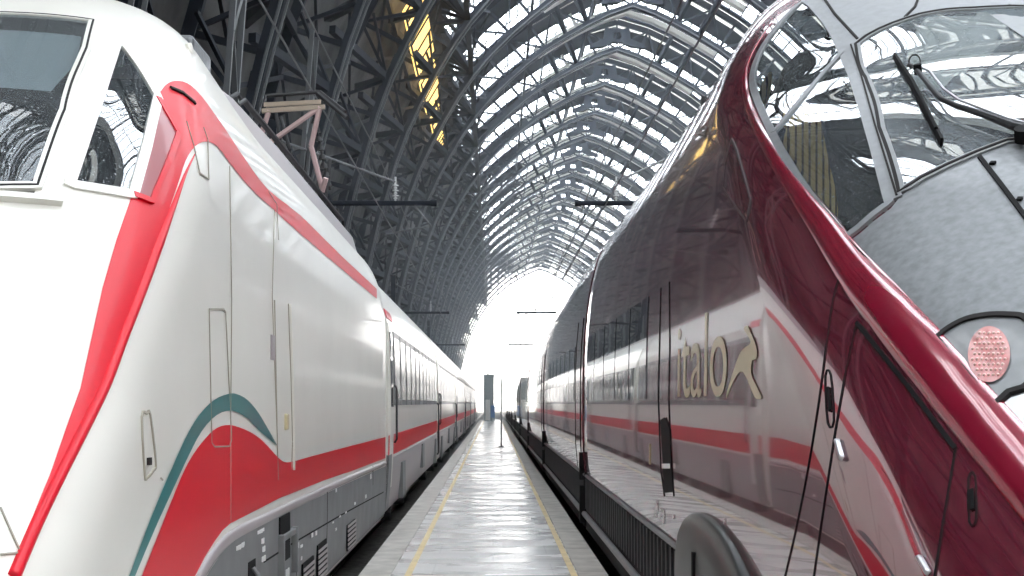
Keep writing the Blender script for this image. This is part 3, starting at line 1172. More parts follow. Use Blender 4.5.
for (x, y, w_, h_) in ((287, 543, 4, 12), (286, 575, 4, 10), (259, 533, 7, 4), (261, 542, 3, 6), (262, 550, 3, 6), (262, 560, 4, 6), (238, 549, 8, 5), (241, 545, 3, 4),
                       (311, 536, 2.4, 5), (315, 534, 2.4, 5), (335, 491, 2, 4), (332, 523, 2, 2), (339, 517, 2, 2), (345, 513, 2, 2), (354, 504, 1.5, 3), (296, 547, 3, 6), (300, 547, 2.5, 3),
                       (280, 561, 2.4, 5), (294, 564, 3, 6), (300, 559, 2, 4), (335, 530, 2, 3), (370, 477, 1.5, 6), (365, 497, 1.5, 4)):
    y0, z0 = sv((x - w_ / 2, y))
    y1, _ = sv((x + w_ / 2, y))
    hh = h_ * y0 / F / 2
    nb = max(1, int(round(w_ / 1.6)))
    for j in range(nb):
        a = y0 + (y1 - y0) * j / nb
        b = y0 + (y1 - y0) * (j + .6) / nb
        box(bm, X + .010, X + .0155, a, b, z0 - hh * (.7 + .3 * ((j * 7) % 3) / 2), z0 + hh)
stm = link_mesh('stencil_marks', bm, M['ink'], loco)
stm['kind'] = 'stuff'
stm['label'] = 'small white stencilled marks on the grey skirt'

# seams, door, flaps
strip('panel_seam', [[(274, 210), (271.7, 297), (276.7, 440)], [(229, 166), (231, 300), (230, 420), (230, 470), (230, 522)], [(160, 478), (162, 480)],
                     [(0, 508), (20, 553), (0, 555)]], ls(.003), .006, .003, M['wseam'], loco, 5)
strip('door_seam', [[(274, 300), (276.7, 440), (277.5, 480)], [(287.8, 303.6), (290.5, 380), (292, 442), (291, 470)]], ls(.003), .008, .004, M['wseam'], loco, 5)
strip('door_grab_rail', [[(288.5, 304), (291, 380), (292.5, 470)]], ls(.008), .012, .012, M['white'], loco, 5, dome=True)
bm = bmesh.new()
for a, b, m_ in (((270.2, 335), (273.2, 360), 0),):
    p = P3(LS, (271.8, 335))
    box(bm, p.x - .01, p.x + .012, sv((270.2, 335))[0], sv((273.4, 335))[0], P3(LS, (272, 360)).z, p.z)
bevel_all(bm, .004)
link_mesh('door_lock_plate', bm, M['sill'], loco)
bm = bmesh.new()
p = P3(LS, (285.5, 421))
box(bm, p.x - .01, p.x + .02, p.y - .05, p.y + .05, p.z - .06, p.z + .05)
bevel_all(bm, .012)
link_mesh('door_handle', bm, M['gold'], loco)
strip('hatch_seam', [[(208.5, 309), (223, 309), (225, 312), (231, 440), (229, 446), (214, 447), (211, 443), (208.5, 309)]], ls(.003), .007, .003, M['wseam'], loco, 4)
FL = smooth_poly([(141, 417), (146, 413.5), (149.5, 415), (155, 462), (153, 470), (146, 478), (144, 474)], True, 3)
strip('filler_flap', [FL], ls(.002), .010, .005, M['wseam'], loco, 3, closed=True)
bm = bmesh.new()
p = P3(LS, (148.5, 460))
box(bm, p.x - .01, p.x + .012, p.y - .03, p.y + .01, p.z - .02, p.z + .01)
link_mesh('flap_latch', bm, M['seam'], loco)
strip('corner_hatch_seam', [[(186, 122), (193, 146), (199, 173), (208, 179.5), (207, 140), (203, 128)]], ls(.004), .006, .003, M['wseam'], loco, 3)
strip('vent_slit', [[(170, 89), (182, 94), (194, 104)]], ls(.004), .022, .01, M['seam'], loco, 3)
strip('stripe_seam', [[(268, 192), (276, 204), (278, 240)]], ls(.004), .006, .003, M['wseam'], loco, 3)

# rounded fairing along the roof edge, roof rail, roof box, horn
def roofline(dx):
    return lambda y_: dx
bm = bmesh.new()
pts = [(8.2, .0), (9.5, .10), (11.5, .13), (LREAR - .3, .12)]
for sd in (-1, 1):
    rings = []
    for yy, hh in pts:
        prof_ = [(1.20, 3.40), (1.13, 3.52 + hh), (1.02, 3.60 + hh), (.85, 3.64 + hh), (.8, 3.58)]
        rings.append([bm.verts.new((LCX + sd * x, yy, z)) for x, z in prof_])
    for a, b in zip(rings, rings[1:]):
        for j in range(4):
            bm.faces.new((a[j], a[j + 1], b[j + 1], b[j]))
    bm.faces.new(rings[0])
    bm.faces.new(rings[-1])
bmesh.ops.recalc_face_normals(bm, faces=bm.faces[:])
link_mesh('roof_fairing', bm, M['sill'], loco, True)
bm = bmesh.new()
for dx, z, r in ((1.04, 3.82, .018), (.98, 3.87, .018)):
    tube(bm, [(LCX + dx, 10.2, z - .1), (LCX + dx, 10.5, z), (LCX + dx, LREAR - .6, z), (LCX + dx, LREAR - .5, z - .12)], r, 6)
link_mesh('roof_conduit', bm, M['dark'], loco)
bm = bmesh.new()
box(bm, LCX + .55, LCX + .95, 9.1, 9.7, 3.6, 3.95)
bevel_all(bm, .03)
link_mesh('roof_box', bm, M['silver'], loco)
bm = bmesh.new()
p = at(190, 60, 7.9)
tube(bm, [p + Vector((0, 0, -.12)), p + Vector((0, 0, .06)), p + Vector((-.01, 0, .09))], .02, 8)
link_mesh('horn', bm, M['white'], loco)
# half-open pantograph: two parts per arm
D = 16.6
pan = bpy.data.objects.new('pantograph', None)
COL.objects.link(pan)
pan.parent = loco
pan.matrix_parent_inverse = loco.matrix_basis.inverted()
pan.location = (LCX + .6, D, 3.75)
bm = bmesh.new()
hA, hB = at(266, 110, D), at(323, 108, D)
hC, hD = at(268, 98, D + .9), at(345, 118, D + .9)
for a, b in ((at(262, 111, D), at(325, 107, D)), (at(264, 105, D), at(321, 102, D))):
    bar(bm, a, b, .05)
link_mesh('contact_strip', bm, M['brass'], pan)
bm = bmesh.new()
tube(bm, [at(264, 108, D), at(266, 96, D + .3), at(320, 92, D + .3), at(345, 112, D)], .025, 6)
tube(bm, [at(318, 94, D + .2), at(347, 118, D - .2)], .03, 6)
link_mesh('head_frame', bm, M['dark'], pan)
bm = bmesh.new()
for a, b in (((269, 110), (259, 142)), ((320, 107), (262, 148)), ((320, 107), (311, 146)), ((311, 146), (322, 188)), ((326, 178), (319, 202))):
    tube(bm, [at(*a, D), at(*b, D + .1)], .032, 6)
link_mesh('upper_arm', bm, M['pink'], pan)
bm = bmesh.new()
for a, b in (((281, 118), (290, 150)), ((309, 148), (305, 175)), ((330, 160), (325, 205)), ((290, 150), (296, 190)), ((276, 112), (283, 160))):
    tube(bm, [at(*a, D + .5), at(*b, D + .3)], .022, 6)
link_mesh('lower_arm', bm, M['dark'], pan)
bm = bmesh.new()
for k in range(9):
    p = at(313 + k * 1.9, 112 + k * 9, D + .4)
    bmesh.ops.create_cone(bm, cap_ends=True, segments=10, radius1=.05, radius2=.03, depth=.06, matrix=__import__('mathutils').Matrix.Translation(p))
tube(bm, [at(313, 112, D + .4), at(330, 190, D + .4)], .015, 6)
link_mesh('insulator', bm, M['dark'], pan)
bm = bmesh.new()
box(bm, LCX + .05, LCX + 1.0, D - .7, D + .8, 3.68, 3.78)
for sx in (.1, .95):
    tube(bm, [(LCX + sx, D - .6, 3.75), (LCX + sx, D - .6, 3.95)], .05, 8)
    tube(bm, [(LCX + sx, D + .7, 3.75), (LCX + sx, D + .7, 3.95)], .05, 8)
link_mesh('base_frame', bm, M['dark'], pan)


def bogie(cx, yc, parent, wheel_r=.44, m='dark'):
    bm = bmesh.new()
    for sx in (-1.05, 1.05):
        box(bm, cx + sx - .08, cx + sx + .08, yc - 1.7, yc + 1.7, -.25, 0.02)
    box(bm, cx - 1.0, cx + 1.0, yc - .3, yc + .3, -.2, 0.05)
    b = link_mesh('bogie_frame', bm, M[m], parent)
    for dy in (-1.25, 1.25):
        bm = bmesh.new()
        for sx in (-.75, .75):
            tube(bm, [(cx + sx - .06, yc + dy, -.58 + wheel_r), (cx + sx + .06, yc + dy, -.58 + wheel_r)], wheel_r, 20)
        tube(bm, [(cx - .9, yc + dy, -.58 + wheel_r), (cx + .9, yc + dy, -.58 + wheel_r)], .09, 10)
        link_mesh('wheelset', bm, M['rail'], b)
    return b


for yc in (8.6, 15.2):
    bogie(LCX, yc, loco)


# ================================================================ THE WHITE COACHES
def car_shell(cx, prof, y0, y1):
    bm = bmesh.new()
    pr = [(x, z) for z, x in prof]
    full = [(cx + x, z) for x, z in pr] + [(cx - x, z) for x, z in reversed(pr) if x > 1e-4]
    a = [bm.verts.new((x, y0, z)) for x, z in full]
    b = [bm.verts.new((x, y1, z)) for x, z in full]
    n = len(full)
    for j in range(n):
        bm.faces.new((a[j], b[j], b[(j + 1) % n], a[(j + 1) % n]))
    bm.faces.new(a)
    bm.faces.new(b[::-1])
    bmesh.ops.recalc_face_normals(bm, faces=bm.faces[:])
    return bm


cprof = [(0.10, 1.46), (.5, 1.50), (1.0, 1.52), (1.6, 1.524), (2.55, 1.50), (2.8, 1.45), (3.1, 1.33), (3.35, 1.13), (3.52, .85), (3.62, .5), (3.66, 0.0)]
CPR = smooth_poly(cprof, False, 4)
cw = lambda z: interp(CPR, z)


def band(bm, cx, y0, y1, z0, z1, off, prof, sides=(1,)):
    zz = [z0 + (z1 - z0) * k / 6 for k in range(7)]
    for sd in sides:
        i = [(cx + sd * (interp(prof, z) - .02), z) for z in zz]
        o_ = [(cx + sd * (interp(prof, z) + off), z) for z in zz]
        loop = o_ + i[::-1]
        a = [bm.verts.new((x, y0, z)) for x, z in loop]
        b = [bm.verts.new((x, y1, z)) for x, z in loop]
        n = len(loop)
        for j in range(n):
            bm.faces.new((a[j], b[j], b[(j + 1) % n], a[(j + 1) % n]))
        bm.faces.new(a)
        bm.faces.new(b[::-1])


def finish(bm):
    bmesh.ops.recalc_face_normals(bm, faces=bm.faces[:])
    return bm


CY0, CL = 18.45, 16.35


def make_coach():
    t = thing('passenger_coach', 'white passenger coach coupled directly behind the white locomotive', 'train carriage', (LCX, CY0 + CL / 2, -.58), 'white coaches on the left track')
    y0, y1 = CY0, CY0 + CL - .45
    link_mesh('body', car_shell(LCX, CPR, y0, y1), M['white'], t)
    bm = bmesh.new()
    band(bm, LCX, y0 + .02, y1 - .02, .84, 1.12, .006, CPR, (1, -1))
    link_mesh('red_stripe', finish(bm), M['red'], t)
    bm = bmesh.new()
    band(bm, LCX, y0 + .02, y1 - .02, .11, .80, .008, CPR, (1, -1))
    link_mesh('lower_skirt', finish(bm), M['sill'], t)
    for sd in (1, -1):
        bm = bmesh.new()
        band(bm, LCX, y0, y0 + .55, .11, .86, .014, CPR, (sd,))
        link_mesh('end_panel', finish(bm), M['skirt'], t)
    for ya, yb, za, zb_q in ((2.6, 3.3, .12, .66), (8.6, 9.3, .3, .76), (y1 - y0 - 1.1, y1 - y0 - .5, .12, .7)):
        bm = bmesh.new()
        box(bm, LCX + 1.45, LCX + 1.545, y0 + ya, y0 + yb, za, zb_q)
        link_mesh('equipment_door', bm, M['skirt'], t)
    bm = bmesh.new()
    box(bm, LCX - .9, LCX + .9, y1, y1 + .47, -.1, 3.2)
    for k in range(5):
        box(bm, LCX - 1.0, LCX + 1.0, y1 + .04 + k * .09, y1 + .08 + k * .09, -.1, 3.3)
    link_mesh('gangway_bellows', bm, M['black'], t)
    bm = bmesh.new()
    for sx in (.95, .75, .5):
        z = 3.52 if sx > .9 else (3.6 if sx > .7 else 3.66)
        for sd in (-1, 1):
            tube(bm, [(LCX + sd * sx, y0 + .2, z - .03), (LCX + sd * sx, y1 - .2, z - .03)], .03, 6)
    link_mesh('roof_ribs', bm, M['sill'], t)
    nw = 11
    for k in range(nw):
        yc = y0 + 1.55 + (y1 - y0 - 2.6) * k / (nw - 1)
        bm = bmesh.new()
        band(bm, LCX, yc - .58, yc + .58, 1.52, 2.54, .016, CPR)
        f = link_mesh('window_frame', finish(bm), M['silver'], t)
        bm = bmesh.new()
        band(bm, LCX, yc - .50, yc + .50, 1.60, 2.46, .020, CPR)
        link_mesh('pane', finish(bm), M['pane2'], f)
    bm = bmesh.new()
    band(bm, LCX, y0 + .18, y0 + .80, .40, 2.62, .012, CPR)
    d = link_mesh('door', finish(bm), M['white'], t)
    bm = bmesh.new()
    band(bm, LCX, y0 + .28, y0 + .64, 1.5, 2.5, .02, CPR)
    link_mesh('door_window', finish(bm), M['pane'], d)
    bm = bmesh.new()
    tube(bm, [(LCX + 1.54, y0 + .9, 1.0), (LCX + 1.57, y0 + .9, 1.05), (LCX + 1.57, y0 + .9, 1.75), (LCX + 1.54, y0 + .9, 1.8)], .015, 6)
    link_mesh('grab_rail', bm, M['dark'], d)
    bm = bmesh.new()
    tube(bm, [(LCX + 1.54, y1 - .35, .3), (LCX + 1.58, y1 - .35, .35), (LCX + 1.58, y1 - .35, 1.5), (LCX + 1.54, y1 - .35, 1.55)], .02, 6)
    link_mesh('grab_rail', bm, M['dark'], d)
    bogie(LCX, y0 + 2.4, t)
    bogie(LCX, y1 - 2.4, t)
    for yy in (y0 + 1.2, y0 + 4.2, y1 - 4.4, y1 - .7):
        bm = bmesh.new()
        tube(bm, [(LCX + 1.25, yy, .02), (LCX + 1.46, yy, .02)], .11, 12)
        link_mesh('brake_cylinder', bm, M['dark'], t)
    return t


co = make_coach()
# the coach next to the locomotive starts with a red upper corner
bm = bmesh.new()
band(bm, LCX, CY0 + .02, CY0 + 1.1, 2.68, 2.80, .010, CPR)
link_mesh('red_corner', finish(bm), M['red'], co)['label'] = 'short red stripe at the upper corner of the coach'
cl = ['white coach in the second place behind the white locomotive', 'white coach in the third place behind the white locomotive', 'white coach in the fourth place behind the white locomotive',
      'white coach in the fifth place behind the white locomotive', 'farthest white coach of the left train, beside the grey tower']
rc = [c for c in co.children if c.name.startswith('red_corner')][0]
for k in range(1, 6):
    r = dup(co, (0, CL * k, 0), cl[k - 1])
    for c in list(r.children):
        if c.name.startswith('red_corner'):
            bpy.data.objects.remove(c)
# short gangway between the locomotive and its coach
bm = bmesh.new()
box(bm, LCX - 1.0, LCX + 1.0, LREAR, CY0, -.1, 3.2)
for k in range(4):
    box(bm, LCX - 1.15, LCX + 1.15, LREAR + .05 + k * .12, LREAR + .10 + k * .12, -.1, 3.3)
link_mesh('gangway_bellows', bm, M['black'], loco)


# ================================================================ THE BURGUNDY HIGH-SPEED TRAIN
RCX, RW = 2.58, 1.5
RREAR = 16.6
unit = thing('power_car', 'burgundy high-speed train front car with a silver nose and panoramic cab glass', 'train', (RCX, 10, -.58))
rprof = [(0.64, 1.46), (1.0, 1.495), (1.6, 1.5), (2.0, 1.495), (2.4, 1.475), (2.8, 1.43), (3.1, 1.37), (3.3, 1.31), (3.5, 1.21), (3.65, 1.07), (3.76, .88), (3.85, .6), (3.90, .3), (3.915, 0.0)]
ry0 = [(0.2, 3.35), (.6, 3.7), (1.0, 4.15), (1.32, 4.62), (1.56, 5.0), (1.85, 5.45), (2.147, 5.95), (2.45, 6.42), (2.78, 7.0), (3.1, 7.62), (3.33, 7.84), (3.6, 8.15), (3.78, 8.5), (3.92, 9.1)]


def canopy_lift(y, z):             # the cab canopy stands a little proud of the roof behind it
    return .55 * max(0.0, min(1.0, (z - 2.9) / 1.0)) ** 5 * (1 - sstep((y - 7.3) / 3.6))


rbody = make_body('body', RCX, rprof, ry0, 1.57, 2.0, RREAR, unit, M['burg'], canopy_lift, 2.0)
RS = Surf(rbody, 1)
rs, rf, rk = RS.sight, RS.front, RS.flank
rv = lambda c: c.x < RCX + .02

SG = smooth_poly([(842, 52), (833, 34), (820, 16), (806, 3), (795, 9), (780, 25), (764, 47), (755.5, 66), (753, 82), (757, 98), (764, 115), (773, 134)], False, 3) \
    + smooth_poly([(780, 148), (802, 184), (825, 214), (846, 239)], False, 3) + [(858, 230), (874, 216), (890, 204), (878, 160), (866, 118), (852, 76)]
wl = [P3(RS, q) for q in ((856, 46), (866, 80), (880, 130), (900, 194))]
wt = [P3(RS, q) for q in ((856, 46), (866, 38), (880, 30.5), (893, 25), (907, 20))]
wt2 = []
for q in ((920, 16), (933, 13.5), (946, 11.5), (960, 10.5), (972, 10)):
    h = P3(RS, q)
    if h.x < RCX - .03:
        wt2.append(h)
wb = [P3(RS, q) for q in ((900, 194), (922, 180), (948, 167), (978, 154), (1007, 143))]
zt_, zb_ = (wt + wt2)[-1].z + .01, wb[-1].z + .025
RW_ = [(RCX, zt_)] + [(p.x, p.z) for p in reversed(wt + wt2)] + [(p.x, p.z) for p in wl[1:]] + [(p.x, p.z) for p in wb[1:]] + [(RCX, zb_)]
RWF = RW_ + [(2 * RCX - x, z) for x, z in RW_[-2:0:-1]]


def rcut(c, n):
    if c.y > 10.5 or c.z < 2:
        return False
    x = c.x if c.x < RCX else 2 * RCX - c.x
    if inside(RWF, c.x, c.z) and n.y < .2:
        return True
    return inside(SG, *px(Vector((x, c.y, c.z))))


cut(rbody, rcut)
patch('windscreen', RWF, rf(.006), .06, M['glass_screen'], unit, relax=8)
strip('windscreen_frame', [RWF], rf(0), .045, .012, M['silver2'], unit, .04, closed=True)
strip('windscreen_seal', [RWF], rf(0), .014, .016, M['seam'], unit, .04, closed=True)
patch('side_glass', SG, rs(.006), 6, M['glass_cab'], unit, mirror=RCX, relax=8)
strip('side_glass_frame', [SG], rs(0), .036, .012, M['silver2'], unit, 5, closed=True, mirror=RCX)
strip('side_glass_strut', [[(774, 134), (800, 103), (822, 77), (843, 53)]], rs(0), .026, .014, M['silver2'], unit, 4, mirror=RCX)
strip('canopy_pillar', [[(848, 47), (858, 79), (872, 128), (895, 201)]], rs(0), .062, .012, M['silver2'], unit, 5, mirror=RCX)
strip('pillar_seam', [[(851.5, 47), (862, 79), (876, 128), (898, 198)]], rs(.012), .008, .006, M['seam'], unit, 5, mirror=RCX)

# silver nose cover in the front view
hb = [P3(RS, q) for q in ((848, 243), (866, 262), (884, 280), (908, 309), (930.5, 336.5), (960, 371), (990, 406), (1024, 444))]
HOOD = [(p.x, p.z) for p in hb]
x_, z_ = HOOD[-1]
HOOD += [(x_ + .10, z_ - .14), (x_ + .35, z_ - .30), (RCX, z_ - .38)]
top_ = [P3(RS, q) for q in ((848, 243), (858, 233), (874, 219), (890, 207))] + wb
HOODH = HOOD + [(RCX, zb_ - .01)] + [(p.x, p.z - .01) for p in reversed(top_)][:-1]
hood = patch('nose_cover', HOODH, rf(.004), .05, M['silver'], unit, mirror=RCX, merge=True)
hood['label'] = 'dusty silver cover of the nose'
ROOFS = smooth_poly([(842, 51), (832, 31), (819, 14), (806, 1), (800, -8)], False, 3) + [(795, -60), (1000, -60), (1100, -60), (1100, 60), (1024, 38), (985, 12), (960, 8), (946, 9), (933, 11), (907, 17.5), (880, 28), (856, 43)]
patch('roof_cover', ROOFS, rs(.004), 7, M['silver2'], unit, mirror=RCX, keep=rv, merge=True)['label'] = 'dusty silver cap of the cab roof'
strip('roof_seam', [[(905, 18), (915, 8), (922, -10)], [(858, 40), (835, 15), (818, -10)]], rs(.005), .012, .005, M['seam'], unit, 4)

# bright burgundy rounded edge along the silver nose
EDGE = smooth_poly([(797, -6), (782, 11), (766, 30), (751, 54), (745, 72), (745, 92), (752, 113), (764, 138), (780, 165), (800, 194), (822, 224), (840, 250), (862, 279), (884, 305), (908, 334), (932, 362), (962, 398), (990, 430), (1024, 470), (1065, 518), (1110, 575)], False, 3)
strip('nose_edge', [EDGE], rs(-.004), lambda t: .08 + .10 * min(1, t * 1.6), .030, M['burg2'], unit, 6, dome=True, mirror=RCX, taper=.6)['label'] = 'brighter burgundy rounded edge of the nose'
strip('edge_seal', [smooth_poly([(848, 243), (866, 261), (884, 280), (908, 309), (930.5, 336.5), (960, 371), (990, 406), (1024, 444), (1064, 490)], False, 3)], rs(.003), .022, .012, M['seam'], unit, 6, mirror=RCX)

# seams, hatches, door of the side
DS = M['black']
strip('body_seam', [smooth_poly([(852, 252), (840, 276), (833, 302), (826, 350), (819, 402), (808, 470), (796, 530), (782, 590)], False, 3)], rs(.001), .0065, .0025, DS, unit, 6)
strip('access_hatch_seam', [[(812, 590), (822, 520), (836, 428), (846, 372), (857, 323), (862, 326), (905, 382), (956, 449), (953, 466), (944, 520), (933, 590)]], rs(.001), .0065, .0025, DS, unit, 6)
strip('access_hatch_top_edge', [[(857, 323), (905, 382), (956, 449)]], rs(.002), .014, .005, DS, unit, 6)
for x0, y0, x1, y1, nm in ((827, 376, 830, 421, 'hatch_latch'), (971, 478, 972, 520, 'hatch_latch')):
    wd = 4 if x0 < 900 else 4.5
    loop = smooth_poly([(x0 - wd * .4, y0), (x0 + wd, y0 - 1), (x1 + wd, y1), (x1 - wd * .5, y1 + 2)], True, 3)
    l_ = strip(nm, [loop], rs(.001), .005, .0025, DS, unit, 3, closed=True)
    strip('latch_slot', [[(x0 + 1.5, y0 + 12), (x1 + 1, y1 - 10)]], rs(.003), .012, .004, DS, l_, 3)
strip('hatch_handle', [[(839, 441), (844, 459)]], rs(.006), .018, .012, M['alu'], unit, 3, dome=True)
strip('hatch_handle', [[(921, 558), (930, 574)]], rs(.006), .018, .012, M['alu'], unit, 3, dome=True)
VQ = [(732, 139), (737, 150), (751, 200), (747, 221), (724, 188), (726, 165)]
patch('side_vent', VQ, rs(.004), 4, M['burg'], unit)
strip('side_vent_rim', [VQ], rs(.002), .009, .004, M['dark'], unit, 4, closed=True)
DOORL = [(660.4, 288), (657.5, 400), (658, 452)]
DOORR = [(669.5, 282), (669, 400), (671, 495), (667, 496)]
strip('door_seam', [[(661, 288), (659.5, 350), (658.5, 400), (661, 470), (664.5, 496)], [(669.5, 282), (670, 350), (669, 400), (671, 460), (674, 496)]], rs(.002), .012, .003, DS, unit, 5)
patch('door_pocket', [(661, 420), (666, 417), (670.5, 430), (673.5, 492), (665, 493)], rs(.006), 3, M['black'], unit)
strip('door_step', [[(666, 466), (671, 466)]], rs(.012), .03, .015, M['ink'], unit, 2)
strip('side_mark', [[(650, 444), (650, 464)]], rs(.003), .05, .003, M['gold'], unit, 4)

# gold hare and word mark
HARE = smooth_poly([(745, 328), (747.6, 325.6), (750, 328), (752, 333), (755.4, 341.4), (758, 351), (757, 359), (753, 360.5), (752, 373), (755.4, 382), (762.7, 397), (759.6, 399), (755.4, 397), (750, 384), (744, 372), (738.6, 374),
                    (732, 386), (727, 398.5), (728, 390.6), (732, 378), (737.6, 361), (742.8, 350), (749, 345.5), (751.5, 342), (749, 336), (746, 332)], True, 2)
patch('hare_emblem', HARE, rs(.004), 3, M['gold'], unit)['label'] = 'pale gold running hare emblem'


def text_on(name, body, size_y, size_z, start_y, base_z, surf, m, parent, sgn=-1):
    cu = bpy.data.curves.new('lettering', 'FONT')
    cu.body = body
    to = bpy.data.objects.new('lettering', cu)
    COL.objects.link(to)
    bpy.context.view_layer.update()
    me = bpy.data.meshes.new_from_object(to.evaluated_get(bpy.context.evaluated_depsgraph_get()))
    bpy.data.objects.remove(to)
    bm = bmesh.new()
    bm.from_mesh(me)
    bpy.data.meshes.remove(me)
    xs = [v.co.x for v in bm.verts]
    x0, x1 = min(xs), max(xs)
    for v in bm.verts:
        h = surf.flank(.004)((start_y + sgn * (v.co.x - x0) / (x1 - x0) * size_y, base_z + v.co.y * size_z))
        v.co = h[0]
    bmesh.ops.recalc_face_normals(bm, faces=bm.faces[:])
    return link_mesh(name, bm, m, parent)


text_on('word_mark', 'italo', 1.72, .62, 8.17, 1.585, RS, M['gold'], unit)['label'] = 'pale gold lettering reading italo'
bm = bmesh.new()
for (x, y, w_, h_) in ((657, 508, 2.5, 7), (661, 510, 2, 5), (664, 513, 1.6, 9), (656, 515, 2, 5), (660, 518, 4, 1.5), (664, 521, 2, 6), (657, 502, 2, 3), (674, 517, 1.6, 4), (725, 521, 1.6, 5)):
    for j in range(3):
        q = [(x + a * w_ / 2, y + (j - 1) * h_ / 3 + b * h_ / 7) for a, b in ((-1, -1), (1, -1), (1, 1), (-1, 1))]
        hh = [rs(.004)(p) for p in q]
        if all(hh):
            bm.faces.new([bm.verts.new(h[0]) for h in hh])
stm = link_mesh('stencil_marks', bm, M['ink'], unit)
stm['kind'] = 'stuff'
stm['label'] = 'small white stencilled marks near the door'

# bogie fairing: a dark rounded cover bulging from the side
BF = smooth_poly([(683, 590), (684, 545), (688, 523), (695, 514), (704, 513.5), (716, 520), (727, 533), (737, 550), (746, 572), (752, 592)], False, 3)
bfy = [rk(0)(q) for q in []]
bp_ = []
for q in BF:
    d = F * (RCX - RW + .01) / (q[0] - VX)
    bp_.append((d, max(.0, EYE + (VY - q[1]) * d / F)))
bp_ = bp_ + [(bp_[-1][0], .0), (bp_[0][0], .0)]
bm = bmesh.new()
X0 = RCX - RW
cyy = sum(p[0] for p in bp_) / len(bp_)
rings = []
for f_, dx in ((1.0, .06), (1.0, -.015), (.985, -.03), (.95, -.045), (.88, -.058), (.7, -.068)):
    rings.append([bm.verts.new((X0 + dx, cyy + (y - cyy) * f_, (z - .3) * f_ + .3)) for y, z in bp_])
n = len(bp_)
for a, b in zip(rings, rings[1:]):
    for j in range(n):
        bm.faces.new((a[j], a[(j + 1) % n], b[(j + 1) % n], b[j]))
bm.faces.new(rings[-1])
bmesh.ops.recalc_face_normals(bm, faces=bm.faces[:])
fair = link_mesh('bogie_fairing', bm, M['bogie'], unit, True)
bm = bmesh.new()
box(bm, X0 - .082, X0 - .06, 6.55, 6.72, .45, .72)
box(bm, X0 - .082, X0 - .06, 7.0, 7.05, .3, .8)
link_mesh('fairing_slot', bm, M['black'], fair)

# head lamp group
LP = smooth_poly([(938, 341), (950, 331), (968, 322), (990, 318), (1010, 318), (1024, 320), (1034, 330)], False, 3) + [(1034, 384), (1024, 391), (1010, 395), (996, 408), (990, 403), (965, 373)]
lamp = patch('head_lamp', LP, rs(.010), 5, M['lens'], unit, mirror=RCX)
lamp['label'] = 'clear lens of the head lamp'
strip('lamp_rim', [LP], rs(.006), .020, .012, M['seam'], lamp, 4, closed=True, mirror=RCX)
LP2 = [(998, 412), (1012, 400), (1026, 396), (1040, 400), (1052, 440), (1030, 446)]
patch('lower_lamp', LP2, rs(.010), 5, M['porcelain'], unit, mirror=RCX)['label'] = 'white lower lamp lens'
RED = [(991 + 21 * math.cos(a), 358 + 28 * math.sin(a)) for a in [2 * math.pi * k / 28 for k in range(28)]]
patch('red_lamp', RED, rs(.016), 4, M['redlens'], lamp, mirror=RCX)['label'] = 'round pinkish red tail lamp'
bm = bmesh.new()
for i in range(-4, 5):
    for j in range(-5, 6):
        x, y = 991 + i * 4.6 + (j % 2) * 2.3, 358 + j * 5.2
        if ((x - 991) / 18) ** 2 + ((y - 358) / 25) ** 2 < 1:
            h = rs(.017)((x, y))
            if h:
                g = bmesh.ops.create_uvsphere(bm, u_segments=6, v_segments=4, radius=.0052)
                for v in g['verts']:
                    v.co += h[0]
link_mesh('lamp_beads', bm, M['bead'], lamp, True)
# screwed panel below the windscreen and its bolts
strip('nose_panel_seam', [[(979.6, 158), (1002, 187), (1026, 219), (1050, 250)]], rs(.006), .016, .006, DS, unit, 5)
for q in ((993, 165), (1020, 201), (1019, 141.5)):
    strip('panel_bolt', [[(q[0] - 2.6, q[1]), (q[0] + 2.6, q[1])]], rs(.006), .018, .007, DS, unit, 1.2)

# wiper
wp = [rs(.05)(q)[0] for q in ((1040, 146), (1015, 139), (985, 127), (958, 118), (943, 111), (932, 99), (925, 90), (915, 78), (910, 76))]
wpar = bpy.data.objects.new('wiper', None)
COL.objects.link(wpar)
wpar.parent = unit
wpar.matrix_parent_inverse = unit.matrix_basis.inverted()
bm = bmesh.new()
tube(bm, wp, [.02, .018, .014, .012, .012, .012, .011, .010, .010], 8)
link_mesh('wiper_arm', bm, M['dark'], wpar)
bm = bmesh.new()
tube(bm, [rs(.055)(q)[0] for q in ((1036, 140), (1010, 133), (985, 123), (960, 113), (945, 102), (931, 84), (921, 79))], .006, 6)
link_mesh('wiper_rod', bm, M['alu'], wpar)
bm = bmesh.new()
bp2 = [rs(.022)(q)[0] for q in ((895, 60), (905, 77), (914, 92), (924, 112), (934, 130), (943, 147))]
for a, b in zip(bp2, bp2[1:]):
    bar(bm, a, b, .012, .03)
bp3 = [rs(.04)(q)[0] for q in ((904, 75), (914, 90), (926, 113), (938, 138))]
tube(bm, bp3, .008, 6)
link_mesh('wiper_blade', bm, M['black'], wpar)
bm = bmesh.new()
tube(bm, [rs(.05)(q)[0] for q in smooth_poly([(912, 80), (910, 72), (913, 66), (918, 66), (921, 71), (921, 80)], False, 3)], .004, 5)
link_mesh('wiper_hose', bm, M['black'], wpar)
bm = bmesh.new()
tube(bm, [rs(.03)((919, 81))[0], rs(.075)((919, 81))[0]], .018, 8)
link_mesh('wiper_hinge', bm, M['black'], wpar)
bm = bmesh.new()
tube(bm, [rs(.02)((1026, 146))[0], rs(.07)((1026, 146))[0]], .04, 10)
link_mesh('wiper_pivot', bm, M['black'], wpar)

